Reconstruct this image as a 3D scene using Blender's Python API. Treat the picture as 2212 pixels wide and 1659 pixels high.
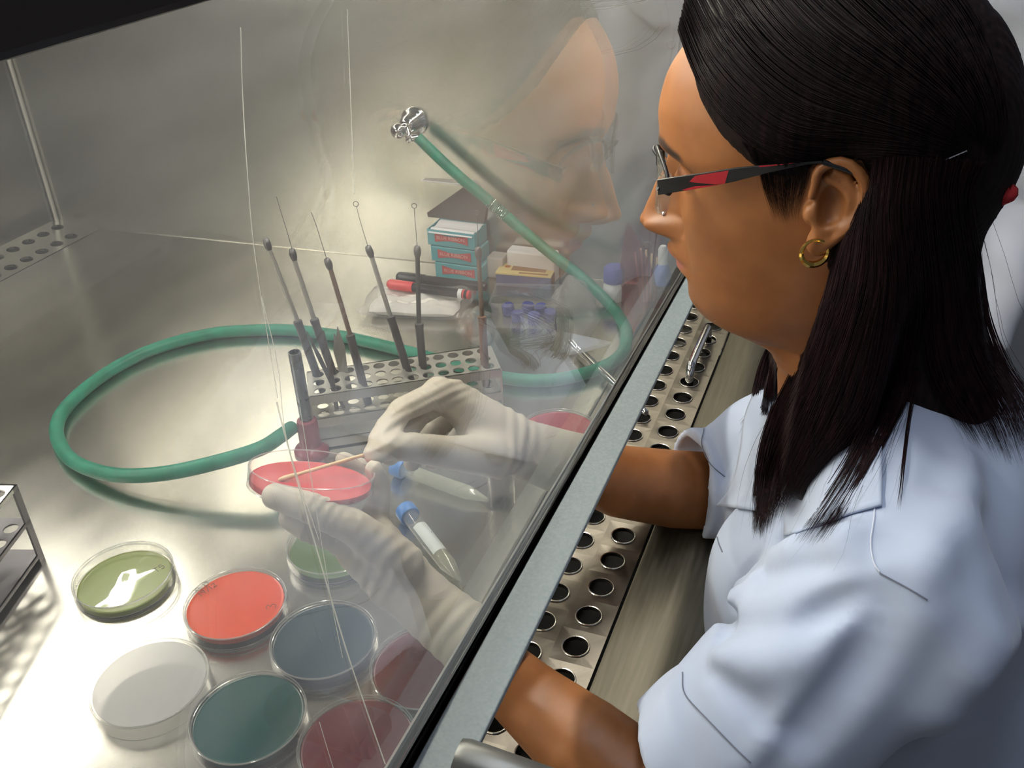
import bpy, math, random
import numpy as np
from mathutils import Vector, Matrix
random.seed(7); rng = np.random.default_rng(7)
SC = bpy.context.scene
for o in list(bpy.data.objects): bpy.data.objects.remove(o)
COL = SC.collection
ZT = 0.85                       # height of the work surface above the floor
# ------------------------------------------------------------------ camera
W, H = 2212, 1659
FPX, YAW, PIT, ROL, CH = 2079.42, 0.388684787, 0.542489478, -0.0443866242, 0.609852154
FW = np.array([math.cos(PIT)*math.cos(YAW), math.cos(PIT)*math.sin(YAW), -math.sin(PIT)])
_r = np.array([math.sin(YAW), -math.cos(YAW), 0.0]); _u = np.cross(_r, FW)
RT = math.cos(ROL)*_r + math.sin(ROL)*_u; UP = -math.sin(ROL)*_r + math.cos(ROL)*_u
O = np.array([0, 0, CH])
def ray(px, py): return FW + RT*(px-W/2)/FPX + UP*(H/2-py)/FPX
def onz(px, py, z=0.0): d = ray(px, py); return O + d*((z-CH)/d[2])
def onx(px, py, X): d = ray(px, py); return O + d*(X/d[0])
def ony(px, py, Y): d = ray(px, py); return O + d*(Y/d[1])
def ond(px, py, dep): return O + ray(px, py)*dep
cam = bpy.data.cameras.new('camera'); cam.sensor_width = 36.0; cam.sensor_fit = 'HORIZONTAL'
cam.lens = 36.0*FPX/W; cam.clip_start = 0.01
camo = bpy.data.objects.new('camera', cam); COL.objects.link(camo)
camo.matrix_world = Matrix(((RT[0], UP[0], -FW[0], O[0]), (RT[1], UP[1], -FW[1], O[1]), (RT[2], UP[2], -FW[2], O[2]), (0, 0, 0, 1)))
SC.camera = camo
SC.view_settings.view_transform = 'Standard'; SC.view_settings.look = 'None'
SC.view_settings.exposure = 0.0; SC.view_settings.gamma = 1.0; SC.view_settings.use_curve_mapping = False
# ------------------------------------------------------------------ world: dim daylight in the laboratory
world = bpy.data.worlds.new('world'); SC.world = world; world.use_nodes = True
WB = world.node_tree.nodes['Background']; WB.inputs['Color'].default_value = (0.80, 0.86, 1.0, 1); WB.inputs['Strength'].default_value = 0.15
LAMP_FRONT, LAMP_BACK, LAMP_FILL = 54.0, 60.0, 66.0        # emission of the fluorescent tubes in the cabinet and of an added fill tube
def room_light(name, loc, target, sx, sy, power, col):
    l = bpy.data.lights.new(name, 'AREA'); l.shape = 'RECTANGLE'; l.size = sx; l.size_y = sy; l.energy = power; l.color = col
    o = bpy.data.objects.new(name, l); COL.objects.link(o); o.location = loc
    o.rotation_euler = (Vector(target)-Vector(loc)).to_track_quat('-Z', 'Y').to_euler()
    return o
room_light('ceiling_light', (.65, .12, 1.6), (.65, .09, 0), 1.7, 0.2, 14.0, (0.86, 0.92, 1.0))

# ------------------------------------------------------------------ materials
def mat(name, col=(.5, .5, .5), rough=.5, metal=0.0, **k):
    m = bpy.data.materials.new(name); m.use_nodes = True
    b = m.node_tree.nodes['Principled BSDF']
    b.inputs['Base Color'].default_value = (*col, 1); b.inputs['Roughness'].default_value = rough; b.inputs['Metallic'].default_value = metal
    for kk, v in k.items(): b.inputs[kk.replace('_', ' ')].default_value = v
    return m
def nd(m, t, **k):
    n = m.node_tree.nodes.new(t)
    for kk, v in k.items(): setattr(n, kk, v)
    return n
def lk(m, a, b): m.node_tree.links.new(a, b)
def noise_into(m, scale=(1, 1, 1), nscale=20, detail=4, lo=.4, hi=.6, tgt='Roughness', c0=None, c1=None, bump=0.0, coords='Object', dist=.002):
    """noise drives roughness / colour variation / bump"""
    b = m.node_tree.nodes['Principled BSDF']
    tc = nd(m, 'ShaderNodeTexCoord'); mp = nd(m, 'ShaderNodeMapping'); mp.inputs['Scale'].default_value = scale
    nz = nd(m, 'ShaderNodeTexNoise'); nz.inputs['Scale'].default_value = nscale; nz.inputs['Detail'].default_value = detail
    lk(m, tc.outputs[coords], mp.inputs['Vector']); lk(m, mp.outputs['Vector'], nz.inputs['Vector'])
    if tgt == 'Roughness':
        mr = nd(m, 'ShaderNodeMapRange'); mr.inputs['To Min'].default_value = lo; mr.inputs['To Max'].default_value = hi
        mr.inputs['From Min'].default_value = .3; mr.inputs['From Max'].default_value = .7
        lk(m, nz.outputs['Fac'], mr.inputs['Value']); lk(m, mr.outputs['Result'], b.inputs['Roughness'])
    if c0 is not None:
        cr = nd(m, 'ShaderNodeValToRGB'); cr.color_ramp.elements[0].position = .35; cr.color_ramp.elements[1].position = .68
        cr.color_ramp.elements[0].color = (*c0, 1); cr.color_ramp.elements[1].color = (*c1, 1)
        lk(m, nz.outputs['Fac'], cr.inputs['Fac']); lk(m, cr.outputs['Color'], b.inputs['Base Color'])
    if bump:
        bp = nd(m, 'ShaderNodeBump'); bp.inputs['Strength'].default_value = bump; bp.inputs['Distance'].default_value = dist
        lk(m, nz.outputs['Fac'], bp.inputs['Height']); lk(m, bp.outputs['Normal'], b.inputs['Normal'])
    return m
def fresnel(m, ior):
    """fresnel factor of a thin clear layer, the same from both sides"""
    g = nd(m, 'ShaderNodeNewGeometry'); mr = nd(m, 'ShaderNodeMapRange')
    mr.inputs['To Min'].default_value = ior; mr.inputs['To Max'].default_value = 1/ior; lk(m, g.outputs['Backfacing'], mr.inputs['Value'])
    fr = nd(m, 'ShaderNodeFresnel'); lk(m, mr.outputs['Result'], fr.inputs['IOR']); return fr
def clear(name, tint=(1, 1, 1), gloss=.12, rough=.03, haze=0.0, hazecol=(.9, .9, .9)):
    """thin clear plastic or glass: fresnel reflection over a tinted clear layer, a little haze"""
    m = bpy.data.materials.new(name); m.use_nodes = True; m.node_tree.nodes.clear()
    out = nd(m, 'ShaderNodeOutputMaterial'); tr = nd(m, 'ShaderNodeBsdfTransparent'); tr.inputs['Color'].default_value = (*tint, 1)
    gl = nd(m, 'ShaderNodeBsdfGlossy'); gl.inputs['Roughness'].default_value = rough
    fr = fresnel(m, 1.0+gloss*4)
    mx = nd(m, 'ShaderNodeMixShader'); lk(m, fr.outputs[0], mx.inputs[0]); lk(m, gl.outputs[0], mx.inputs[2])
    if haze > 0:
        df = nd(m, 'ShaderNodeBsdfDiffuse'); df.inputs['Color'].default_value = (*hazecol, 1)
        tl = nd(m, 'ShaderNodeBsdfTranslucent'); tl.inputs['Color'].default_value = (*hazecol, 1)
        ad = nd(m, 'ShaderNodeMixShader'); ad.inputs[0].default_value = .5; lk(m, df.outputs[0], ad.inputs[1]); lk(m, tl.outputs[0], ad.inputs[2])
        m2 = nd(m, 'ShaderNodeMixShader'); m2.inputs[0].default_value = haze; lk(m, tr.outputs[0], m2.inputs[1]); lk(m, ad.outputs[0], m2.inputs[2])
        lk(m, m2.outputs[0], mx.inputs[1])
    else: lk(m, tr.outputs[0], mx.inputs[1])
    lk(m, mx.outputs[0], out.inputs['Surface'])
    return m
def emis(name, col, s):
    m = bpy.data.materials.new(name); m.use_nodes = True; m.node_tree.nodes.clear()
    out = nd(m, 'ShaderNodeOutputMaterial'); e = nd(m, 'ShaderNodeEmission'); e.inputs['Color'].default_value = (*col, 1); e.inputs['Strength'].default_value = s
    lk(m, e.outputs[0], out.inputs['Surface']); return m
M = {}
M['tray'] = noise_into(mat('brushed_steel_tray', (.62, .60, .56), .2, 1.0), (1, 3, 1), 5, 6, .19, .25, c0=(.60, .585, .55), c1=(.65, .635, .59))
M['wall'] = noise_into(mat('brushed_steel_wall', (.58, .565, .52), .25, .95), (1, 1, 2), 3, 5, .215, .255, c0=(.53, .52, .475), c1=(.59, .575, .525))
M['backwall'] = noise_into(mat('shaded_steel_back', (.3, .3, .3), .24, 1.0), (1, 1, 2), 3, 5, .215, .255, c0=(.27, .27, .27), c1=(.32, .32, .315))  # wall steel made darker: the dim rear is put into its colour
M['grille'] = noise_into(mat('perforated_steel', (.45, .42, .38), .4, 1.0), (1, 1, 1), 40, 5, .34, .5, c0=(.16, .145, .125), c1=(.22, .20, .175), bump=.03)
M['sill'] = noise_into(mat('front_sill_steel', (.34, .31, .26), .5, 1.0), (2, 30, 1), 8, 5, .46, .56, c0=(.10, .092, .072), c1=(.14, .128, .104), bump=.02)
M['chrome'] = mat('chrome', (.82, .82, .83), .08, 1.0)
M['alu'] = noise_into(mat('matt_aluminium', (.62, .61, .58), .42, 1.0), (1, 1, 1), 60, 3, .38, .5)
M['lit_alu'] = noise_into(mat('lit_aluminium', (.80, .80, .80), .35, 1.0), (1, 1, 1), 60, 3, .3, .42)  # paler metal for a rack top, lamp brightness put into its colour
M['darkmetal'] = noise_into(mat('tarnished_steel', (.16, .155, .16), .4, .9), (1, 1, 1), 80, 3, .35, .5)
M['bronzed'] = noise_into(mat('heat_stained_brass', (.25, .17, .13), .45, .8), (1, 1, 1), 80, 3, .35, .5)
M['dark'] = mat('plenum_dark', (.01, .01, .01), .8)  # near-black: the shade below the grille holes is put into the colour
M['greypaint'] = noise_into(mat('speckled_grey_paint', (.42, .48, .50), .5), (1, 1, 1), 500, 2, .45, .6, c0=(.17, .205, .22), c1=(.23, .265, .28))
M['gasket'] = mat('black_rubber', (.012, .011, .011), .35)
M['panel'] = mat('dark_brown_panel', (.05, .038, .035), .5)
M['cabpaint'] = mat('cream_cabinet_paint', (.6, .6, .56), .5)
M['hose'] = noise_into(mat('green_rubber_hose', (.02, .33, .22), .45), (1, 1, 1), 60, 3, .4, .55, c0=(.006, .155, .10), c1=(.012, .225, .148))
M['redplastic'] = mat('dark_red_plastic', (.20, .016, .03), .3)
M['clear'] = clear('clear_plastic', (.985, .985, .985), .10)
M['rimclear'] = clear('clear_plastic_rim', (.95, .95, .95), .2, .1, .30, (.85, .86, .86))
M['clear2'] = clear('clear_polythene', (.96, .96, .97), .12, .2, .16)
M['frost'] = clear('misted_plastic', (.97, .97, .97), .10, .2, .60, (.95, .96, .98))
M['tubeplastic'] = clear('polypropylene_tube', (.95, .96, .95), .12, .1, .22, (.75, .78, .76))
M['liquid'] = clear('cloudy_liquid', (.90, .90, .82), .1, .1, .55, (.66, .66, .54))
M['bluecap'] = mat('blue_cap', (.03, .17, .52), .35)
M['darkblue'] = mat('dark_blue_cap', (.05, .06, .30), .4)
M['whiteplastic'] = mat('white_plastic', (.72, .73, .75), .4)
M['teal'] = mat('teal_card', (.05, .30, .36), .35)
M['card'] = mat('grey_card_inside', (.075, .072, .068), .8)
M['paper'] = mat('white_paper', (.68, .68, .72), .7)
M['red'] = mat('red_print', (.42, .05, .06), .5)
M['pinkprint'] = mat('pale_red_print', (.72, .36, .32), .5)
M['ink'] = mat('black_ink', (.03, .02, .02), .6)
M['black'] = mat('black_plastic', (.015, .015, .02), .3)
M['redcap'] = mat('red_cap', (.62, .06, .07), .35)
M['yellow'] = mat('yellow_card', (.60, .50, .24), .5)
M['boxblue'] = mat('blue_grey_card', (.10, .13, .24), .5)
M['brownprint'] = mat('brown_print', (.25, .15, .09), .6)
M['tissue'] = noise_into(mat('white_tissue', (.75, .73, .70), .6), (1, 1, 1), 60, 4, .5, .7, bump=.3)
M['wood'] = noise_into(mat('pale_wood_stick', (.72, .52, .30), .6), (1, 1, 1), 90, 3, .55, .7)
M['pinkbag'] = clear('pink_polythene', (.62, .34, .38), .12, .12, .26, (.50, .20, .24))
def agar(name, c, sss=.3):
    m = mat(name, c, .22, Subsurface_Weight=sss, Subsurface_Radius=(.01, .006, .004), Subsurface_Scale=.6)
    return m
# ------------------------------------------------------------------ mesh builder
class MB:
    def __init__(s): s.v = []; s.f = []; s.n = 0
    def add(s, V, F):
        V = np.asarray(V, float).reshape(-1, 3); s.v.append(V)
        s.f += [tuple(int(i)+s.n for i in f) for f in F]; s.n += len(V); return s
    def box(s, c, sz, R=None):
        c = np.asarray(c, float); h = np.asarray(sz, float)/2
        V = np.array([[x, y, z] for x in (-1, 1) for y in (-1, 1) for z in (-1, 1)], float)*h
        if R is not None: V = V@np.asarray(R).T
        return s.add(V+c, [(0, 1, 3, 2), (4, 6, 7, 5), (0, 4, 5, 1), (2, 3, 7, 6), (0, 2, 6, 4), (1, 5, 7, 3)])
    def lathe(s, prof, p0=(0, 0, 0), axis=(0, 0, 1), n=24, cap0=True, cap1=True):
        p0 = np.asarray(p0, float); a = np.asarray(axis, float); a = a/np.linalg.norm(a)
        t = np.array([1, 0, 0.]) if abs(a[0]) < .8 else np.array([0, 1., 0]); e1 = np.cross(a, t); e1 /= np.linalg.norm(e1); e2 = np.cross(a, e1)
        th = np.arange(n)*2*np.pi/n; ring = np.cos(th)[:, None]*e1+np.sin(th)[:, None]*e2
        V = np.concatenate([p0+a*h+ring*r for r, h in prof]); F = []
        for i in range(len(prof)-1):
            for j in range(n):
                k = (j+1) % n; F.append((i*n+j, i*n+k, (i+1)*n+k, (i+1)*n+j))
        if cap0: F.append(tuple(range(n))[::-1])
        if cap1: F.append(tuple((len(prof)-1)*n+j for j in range(n)))
        return s.add(V, F)
    def cone(s, p0, p1, r0, r1=None, n=20):
        p0 = np.asarray(p0, float); p1 = np.asarray(p1, float); L = np.linalg.norm(p1-p0)
        return s.lathe([(r0, 0), (r0 if r1 is None else r1, L)], p0, p1-p0, n)
    def tube(s, P, r, n=12, closed=False, flat=None):
        P = np.asarray(P, float); m = len(P); r = np.full(m, r) if np.isscalar(r) else np.asarray(r, float)
        T = np.gradient(P, axis=0); T /= np.linalg.norm(T, axis=1)[:, None]+1e-12
        t = np.array([0, 0, 1.]) if abs(T[0][2]) < .9 else np.array([1., 0, 0]); e1 = np.cross(T[0], t); e1 /= np.linalg.norm(e1)
        th = np.arange(n)*2*np.pi/n; V = []
        for i in range(m):
            e1 = e1-T[i]*(e1@T[i]); e1 /= np.linalg.norm(e1); e2 = np.cross(T[i], e1)
            V.append(P[i]+r[i]*(np.cos(th)[:, None]*e1+np.sin(th)[:, None]*e2))
        F = []
        for i in range(m-1):
            for j in range(n):
                k = (j+1) % n; F.append((i*n+j, i*n+k, (i+1)*n+k, (i+1)*n+j))
        F.append(tuple(range(n))[::-1]); F.append(tuple((m-1)*n+j for j in range(n)))
        return s.add(np.concatenate(V), F)
    def prism(s, poly, o, ex, ey, ez, h):
        """polygon poly (2D, ccw) in plane o,ex,ey extruded by ez*h"""
        o, ex, ey, ez = [np.asarray(q, float) for q in (o, ex, ey, ez)]
        n = len(poly); V = [o+ex*a+ey*b for a, b in poly]; V += [q+ez*h for q in V]
        F = [tuple(range(n))[::-1], tuple(range(n, 2*n))]+[(i, (i+1) % n, n+(i+1) % n, n+i) for i in range(n)]
        return s.add(V, F)
    def build(s, name, m, parent=None, smooth=None, bevel=0.0, seg=2):
        V = np.concatenate(s.v)
        if parent is not None: V = V-abspos(parent)
        me = bpy.data.meshes.new(name); me.from_pydata(V.tolist(), [], s.f); me.update()
        me.materials.append(m)
        o = bpy.data.objects.new(name, me); COL.objects.link(o)
        if parent is not None: o.parent = parent
        if smooth: shade(o, smooth)
        if bevel:
            b = o.modifiers.new('bevel', 'BEVEL'); b.width = bevel; b.segments = seg; b.limit_method = 'ANGLE'; b.angle_limit = .6
        return o
def abspos(o):
    p = np.zeros(3)
    while o is not None: p += np.array(o.location); o = o.parent
    return p
def shade(o, ang=40):
    me = o.data; n = len(me.polygons)
    me.polygons.foreach_set('use_smooth', np.ones(n, bool))
    if ang < 180:
        try: me.set_sharp_from_angle(angle=math.radians(ang))
        except Exception: pass
def tag(o, label=None, cat=None, group=None, kind=None):
    if label: o['label'] = label
    if cat: o['category'] = cat
    if group: o['group'] = group
    if kind: o['kind'] = kind
    return o
def thing(name, label, cat, loc=(0, 0, 0), group=None, kind=None):
    o = bpy.data.objects.new(name, None); COL.objects.link(o); o.location = [float(q) for q in loc]; o.empty_display_size = .02
    return tag(o, label, cat, group, kind)
def bez(P, n=12):
    """Catmull-Rom through points"""
    P = np.asarray(P, float); Q = np.vstack([2*P[0]-P[1], P, 2*P[-1]-P[-2]]); out = []
    for i in range(1, len(Q)-2):
        for t in np.arange(n)/n:
            a, b, c, d = Q[i-1], Q[i], Q[i+1], Q[i+2]
            out.append(.5*((2*b)+(c-a)*t+(2*a-5*b+4*c-d)*t*t+(3*b-a-3*c+d)*t**3))
    out.append(P[-1]); return np.array(out)
def plate_holes(mb, o, ex, ey, ez, cells, r, th, n=20, lip=0.0):
    """plate made of rectangular cells (u0,u1,v0,v1,cu,cv) each with a round hole; thickness th along -ez"""
    o, ex, ey, ez = [np.asarray(q, float) for q in (o, ex, ey, ez)]
    for (u0, u1, v0, v1, cu, cv) in cells:
        pts = []; ci = []
        for i in range(n):
            a = 2*np.pi*(i+.5)/n; c, s_ = math.cos(a), math.sin(a)
            tx = ((u1-cu) if c > 0 else (u0-cu))/c if abs(c) > 1e-9 else 1e9
            ty = ((v1-cv) if s_ > 0 else (v0-cv))/s_ if abs(s_) > 1e-9 else 1e9
            t = min(tx, ty); pts.append((cu+t*c, cv+t*s_)); ci.append((cu+r*c, cv+r*s_))
        # insert exact corners
        ring = []
        for i in range(n):
            ring.append((pts[i], ci[i], False)); a, b = pts[i], pts[(i+1) % n]
            if abs(a[0]-b[0]) > 1e-9 and abs(a[1]-b[1]) > 1e-9:
                ca = (u1 if max(a[0], b[0]) > u1-1e-9 else u0, v1 if max(a[1], b[1]) > v1-1e-9 else v0)
                ring.append((ca, None, True))
        V = []; F = []; outer = []; inner = []
        for p, c_, k in ring:
            outer.append(len(V)); V.append(o+ex*p[0]+ey*p[1])
            inner.append(None if k else len(V))
            if not k: V.append(o+ex*c_[0]+ey*c_[1]+ez*lip)
        m = len(ring); i = 0
        while i < m:
            j = (i+1) % m
            if inner[j] is None:
                k = (i+2) % m; F.append((outer[i], outer[j], outer[k], inner[k], inner[i])); i += 2
            else: F.append((outer[i], outer[j], inner[j], inner[i])); i += 1
        b = len(V); rim = [q for q in inner if q is not None]
        for q in rim: V.append(np.array(V[q])-ez*(th+lip))
        for i in range(len(rim)):
            j = (i+1) % len(rim); F.append((rim[i], rim[j], b+j, b+i))
        mb.add(V, F)
    return mb
X3, Y3, Z3 = np.eye(3)
# ================================================================== SETTING
def plain_box(name, c, sz, m, kind='structure', parent=None, bevel=0.0):
    o = MB().box(c, sz).build(name, m, parent, bevel=bevel)
    if kind and parent is None: o['kind'] = kind
    return o
M['floor'] = noise_into(mat('grey_vinyl_floor', (.25, .25, .25), .5), (1, 1, 1), 40, 4, .4, .6, c0=(.2, .2, .2), c1=(.28, .28, .27))
M['roomwall'] = noise_into(mat('painted_wall', (.42, .43, .45), .7), (1, 1, 1), 6, 4, .6, .8, c0=(.40, .41, .43), c1=(.45, .46, .48))
plain_box('floor', (1.0, -.2, -ZT-.05), (6, 6, .1), M['floor'])
plain_box('wall_back', (1.0, 1.75, .45), (6, .1, 2.6), M['roomwall'])
plain_box('wall_right', (2.75, -.2, .45), (.1, 4.0, 2.6), M['roomwall'])
plain_box('wall_front', (1.0, -2.0, .45), (6, .1, 2.6), M['roomwall'])

# ================================================================== BIOSAFETY CABINET
XN, YB = -0.36, 1.352
def wallx(y): return 1.2712-0.0467*y
cab = thing('safety_cabinet', 'stainless steel biosafety cabinet with a raised glass sash across its front', 'cabinet', (0.5, .7, -ZT))
M['sash'] = None
def sash_glass():
    m = bpy.data.materials.new('dusty_sash_glass'); m.use_nodes = True; m.node_tree.nodes.clear()
    out = nd(m, 'ShaderNodeOutputMaterial'); tr = nd(m, 'ShaderNodeBsdfTransparent'); tr.inputs['Color'].default_value = (.985, .99, .985, 1)
    gl = nd(m, 'ShaderNodeBsdfGlossy'); gl.inputs['Roughness'].default_value = .012
    fr = fresnel(m, 1.5)
    df = nd(m, 'ShaderNodeBsdfDiffuse'); df.inputs['Color'].default_value = (.78, .80, .86, 1)
    tl = nd(m, 'ShaderNodeBsdfTranslucent'); tl.inputs['Color'].default_value = (.78, .80, .86, 1)
    a = nd(m, 'ShaderNodeMixShader'); a.inputs[0].default_value = .5; lk(m, df.outputs[0], a.inputs[1]); lk(m, tl.outputs[0], a.inputs[2])
    tc = nd(m, 'ShaderNodeTexCoord'); mp = nd(m, 'ShaderNodeMapping'); mp.inputs['Rotation'].default_value = (0, .75, 0); mp.inputs['Scale'].default_value = (2.5, 1, 14)
    n1 = nd(m, 'ShaderNodeTexNoise'); n1.inputs['Scale'].default_value = 3.0; n1.inputs['Detail'].default_value = 5
    lk(m, tc.outputs['Object'], mp.inputs['Vector']); lk(m, mp.outputs['Vector'], n1.inputs['Vector'])
    n2 = nd(m, 'ShaderNodeTexNoise'); n2.inputs['Scale'].default_value = 9.0; n2.inputs['Detail'].default_value = 4
    lk(m, tc.outputs['Object'], n2.inputs['Vector'])
    mu = nd(m, 'ShaderNodeMath', operation='MULTIPLY'); lk(m, n1.outputs['Fac'], mu.inputs[0]); lk(m, n2.outputs['Fac'], mu.inputs[1])
    mr = nd(m, 'ShaderNodeMapRange'); mr.inputs['From Min'].default_value = .12; mr.inputs['From Max'].default_value = .42
    mr.inputs['To Min'].default_value = DUST0; mr.inputs['To Max'].default_value = DUST1; lk(m, mu.outputs[0], mr.inputs['Value'])
    b = nd(m, 'ShaderNodeMixShader'); lk(m, mr.outputs['Result'], b.inputs[0]); lk(m, tr.outputs[0], b.inputs[1]); lk(m, a.outputs[0], b.inputs[2])
    c = nd(m, 'ShaderNodeMixShader'); lk(m, fr.outputs[0], c.inputs[0]); lk(m, b.outputs[0], c.inputs[1]); lk(m, gl.outputs[0], c.inputs[2])
    lk(m, c.outputs[0], out.inputs['Surface']); return m
DUST0, DUST1 = .014, .10
M['sash'] = sash_glass()
# tray
mb = MB().prism([(XN, .272), (wallx(.272), .272), (wallx(1.262), 1.262), (XN, 1.262)], (0, 0, -.012), X3, Y3, Z3, .012)
mb.build('work_tray', M['tray'], cab, bevel=.003)
# front perforated grille
P_, X0 = .0377, .8919
YR1, YR2 = .1790, .2150
mb = MB(); k0, k1 = -9, 33
cells = [(X0+P_*k-P_/2, X0+P_*k+P_/2, .157, (YR1+YR2)/2, X0+P_*k, YR1) for k in range(-k1, 10)]
cells += [(X0+P_*k, X0+P_*k+P_, (YR1+YR2)/2, .233, X0+P_*k+P_/2, YR2) for k in range(-k1, 9)]
cells += [(X0+P_*k-P_/2, X0+P_*k+P_/2, .233, .2705, X0+P_*k, .251) for k in range(-k1, 10)]
plate_holes(mb, (0, 0, 0), X3, Y3, Z3, cells, .0112, .004, 28, -.0006)
mb.build('front_grille', M['grille'], cab)
mb = MB()
for (u0, u1, v0, v1, cu, cv) in cells:
    if v1 < .24: mb.tube([(cu+.0114*math.cos(a), cv+.0114*math.sin(a), .0002) for a in np.linspace(0, 2*math.pi, 25)], .0007, 5)
M['rim'] = mat('bright_steel_edge', (.75, .72, .68), .25, 1.0)
mb.build('punched_edge', M['rim'], cab)
mb = MB().box((.43, .214, -.075), (1.56, .118, .004)); mb.box((.43, .156, -.04), (1.56, .002, .07)); mb.build('air_plenum', M['dark'], cab)
# grille lift handles
def u_handle(xa, xb, name='grille_handle'):
    z = .021
    pts = bez([(xa, YR1, -.02), (xa, YR1, .006), (xa+(.006 if xb > xa else -.006), YR1, z-.003), (xa+(.016 if xb > xa else -.016), YR1, z), (xb-(.016 if xb > xa else -.016), YR1, z), (xb-(.006 if xb > xa else -.006), YR1, z-.003), (xb, YR1, .006), (xb, YR1, -.02)], 6)
    MB().tube(pts, .0052, 14).build(name, M['chrome'], cab, smooth=60)
u_handle(1.004, 1.118); u_handle(.06, .175)
# front sill with rounded nose
prof = [(.154, -.03), (.154, .0012), (.152, .0022), (.07, .0022)]+[(.07-.05*math.sin(a), -.0478+.05*math.cos(a)) for a in np.linspace(.15, math.pi/2, 9)]+[(.02, -.16), (.024, -.16), (.024, -.06)]
mb = MB().prism([(y, z) for y, z in prof], (XN, 0, 0), Y3, Z3, X3, wallx(.1)-XN)
mb.build('front_sill', M['sill'], cab, smooth=30)
plain_box('base_panel', (.45, .69, -.24), (1.62, 1.32, .30), M['cabpaint'], None, cab, .004)
for x in (-.3, 1.2):
    for y in (.12, 1.28): plain_box('stand_leg', (x, y, -.62), (.05, .05, .46), M['cabpaint'], None, cab, .003)
# shell
w0, w1 = wallx(.13), wallx(YB)
MB().prism([(w0, .12), (w0+.02, .12), (w1+.02, YB), (w1, YB)], (0, 0, -.1), X3, Y3, Z3, 1.05).build('side_panel', M['wall'], cab)
plain_box('side_panel', (XN-.01, .74, .425), (.02, 1.24, 1.05), M['wall'], None, cab)
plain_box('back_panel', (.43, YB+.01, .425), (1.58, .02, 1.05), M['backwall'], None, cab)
plain_box('ceiling_panel', (.43, .76, .80), (1.58, 1.2, .02), noise_into(mat('grey_filter_mesh', (.14, .14, .14), .7), (1, 1, 1), 300, 2, .6, .8), None, cab)
# seam in the side wall low down and the folded corner strip
mb = MB().tube([(w1-.004, YB-.004, 0), (w1-.004, YB-.004, .75)], .0038, 10); mb.build('corner_trim', M['alu'], cab, smooth=60)
# rear perforated grille, gently ramped
pr_ = .0335; xs = np.arange(wallx(1.33)-.028, XN, -pr_)
mb = MB(); cells = []
for x in xs: cells += [(x-pr_/2, x+pr_/2, .038, .09, x, .064)]
for x in xs[:-1]-pr_/2: cells += [(x-pr_/2, x+pr_/2, 0, .038, x, .020)]
n_ = np.array([0, -.12, 1]); n_ /= np.linalg.norm(n_)
plate_holes(mb, (0, 1.262, .0), X3, np.array([0, 1, .12])/math.hypot(1, .12), n_, cells, .0105, .004, 20)
xe = xs[0]+pr_/2; ey_ = np.array([0, 1, .12])/math.hypot(1, .12)
mb.prism([(xs[0]-.0001, 0), (wallx(1.28), 0), (wallx(1.28), .038), (xs[0]-.0001, .038)], (0, 1.262, 0), X3, ey_, n_, -.002)
mb.prism([(xe, .038), (wallx(1.3), .038), (wallx(1.34), .09), (xe, .09)], (0, 1.262, 0), X3, ey_, n_, -.002)
mb.build('rear_grille', M['wall'], cab)
plain_box('rear_plenum', (.43, 1.31, -.05), (1.56, .09, .004), M['dark'], None, cab)
# dark upper front panel, lamps behind it
plain_box('front_panel', (.44, .158, .77), (1.62, .014, .394), M['panel'], None, cab, .002)
def tube_lamp(y, z, s, x0=-.25, x1=1.05, baffle=0):
    fx = thing('lamp_fixture', None, None)
    f = MB().box(((x0+x1)/2, y, z+.022), (x1-x0+.06, .05, .016)); f = f.build('lamp_fitting', M['cabpaint'], cab, bevel=.003)
    bpy.data.objects.remove(fx)
    if baffle: MB().prism([(x0-.03, z+.035), (x1+.02, z+.035), (x1+.02, z-baffle), (x0-.03, z-baffle)], (0, y+.042, 0), X3, Z3, Y3, .002).build('added_baffle', M['cabpaint'], f)  # unseen baffle, added to keep the front tube's light off the rear
    MB().cone((x0, y, z), (x1, y, z), .013, n=16).build('fluorescent_tube', emis('tube_glow', (1.0, .95, .82), s), f, smooth=60)
tube_lamp(.38, .64, LAMP_FRONT, .25, 1.235, .026); tube_lamp(1.22, .72, LAMP_BACK, .35, 1.1); tube_lamp(1.25, .45, LAMP_FILL, -.3, .25)  # the last, low tube is added out of view to brighten the side wall

# ---- sash
TL = math.radians(2.0); SN = np.array([0, math.cos(TL), math.sin(TL)]); SP = np.array([.6, .178, .2])
ex, ez = X3, np.array([0, -math.sin(TL), math.cos(TL)])
def onsash(px, py, off=0.0):
    d = ray(px, py); return O+d*(((SP-SN*off-O)@SN)/(d@SN))
def sline(a, b):
    p, q = onsash(*a), onsash(*b)
    return lambda x: p+(q-p)*((x-p[0])/(q[0]-p[0]))
LA, LA2, LB, LC = sline((835, 1659), (1480, 575)), sline((849, 1659), (1486, 577)), sline((904, 1634), (1463, 632)), sline((1022, 1634), (1498, 654))
sx0, sx1 = XN+.01, 1.235
def strip(name, l0, l1, th, off, m, bevel=.001, parent=cab):
    q = [l0(sx0), l0(sx1), l1(sx1), l1(sx0)]
    V = [p-SN*off for p in q]+[p-SN*(off+th) for p in q]
    return MB().add(V, [(0, 1, 2, 3), (7, 6, 5, 4), (0, 4, 5, 1), (1, 5, 6, 2), (2, 6, 7, 3), (3, 7, 4, 0)]).build(name, m, parent, bevel=bevel)
glass = strip('sash_glass', lambda x: np.array([x, SP[1]-math.tan(TL)*(.585-SP[2]), .585]), lambda x: LA(x)-ez*.002, .005, 0.0, M['sash'], 0, cab)
mid = lambda l0, l1, t: (lambda x: l0(x)*(1-t)+l1(x)*t)
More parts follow.
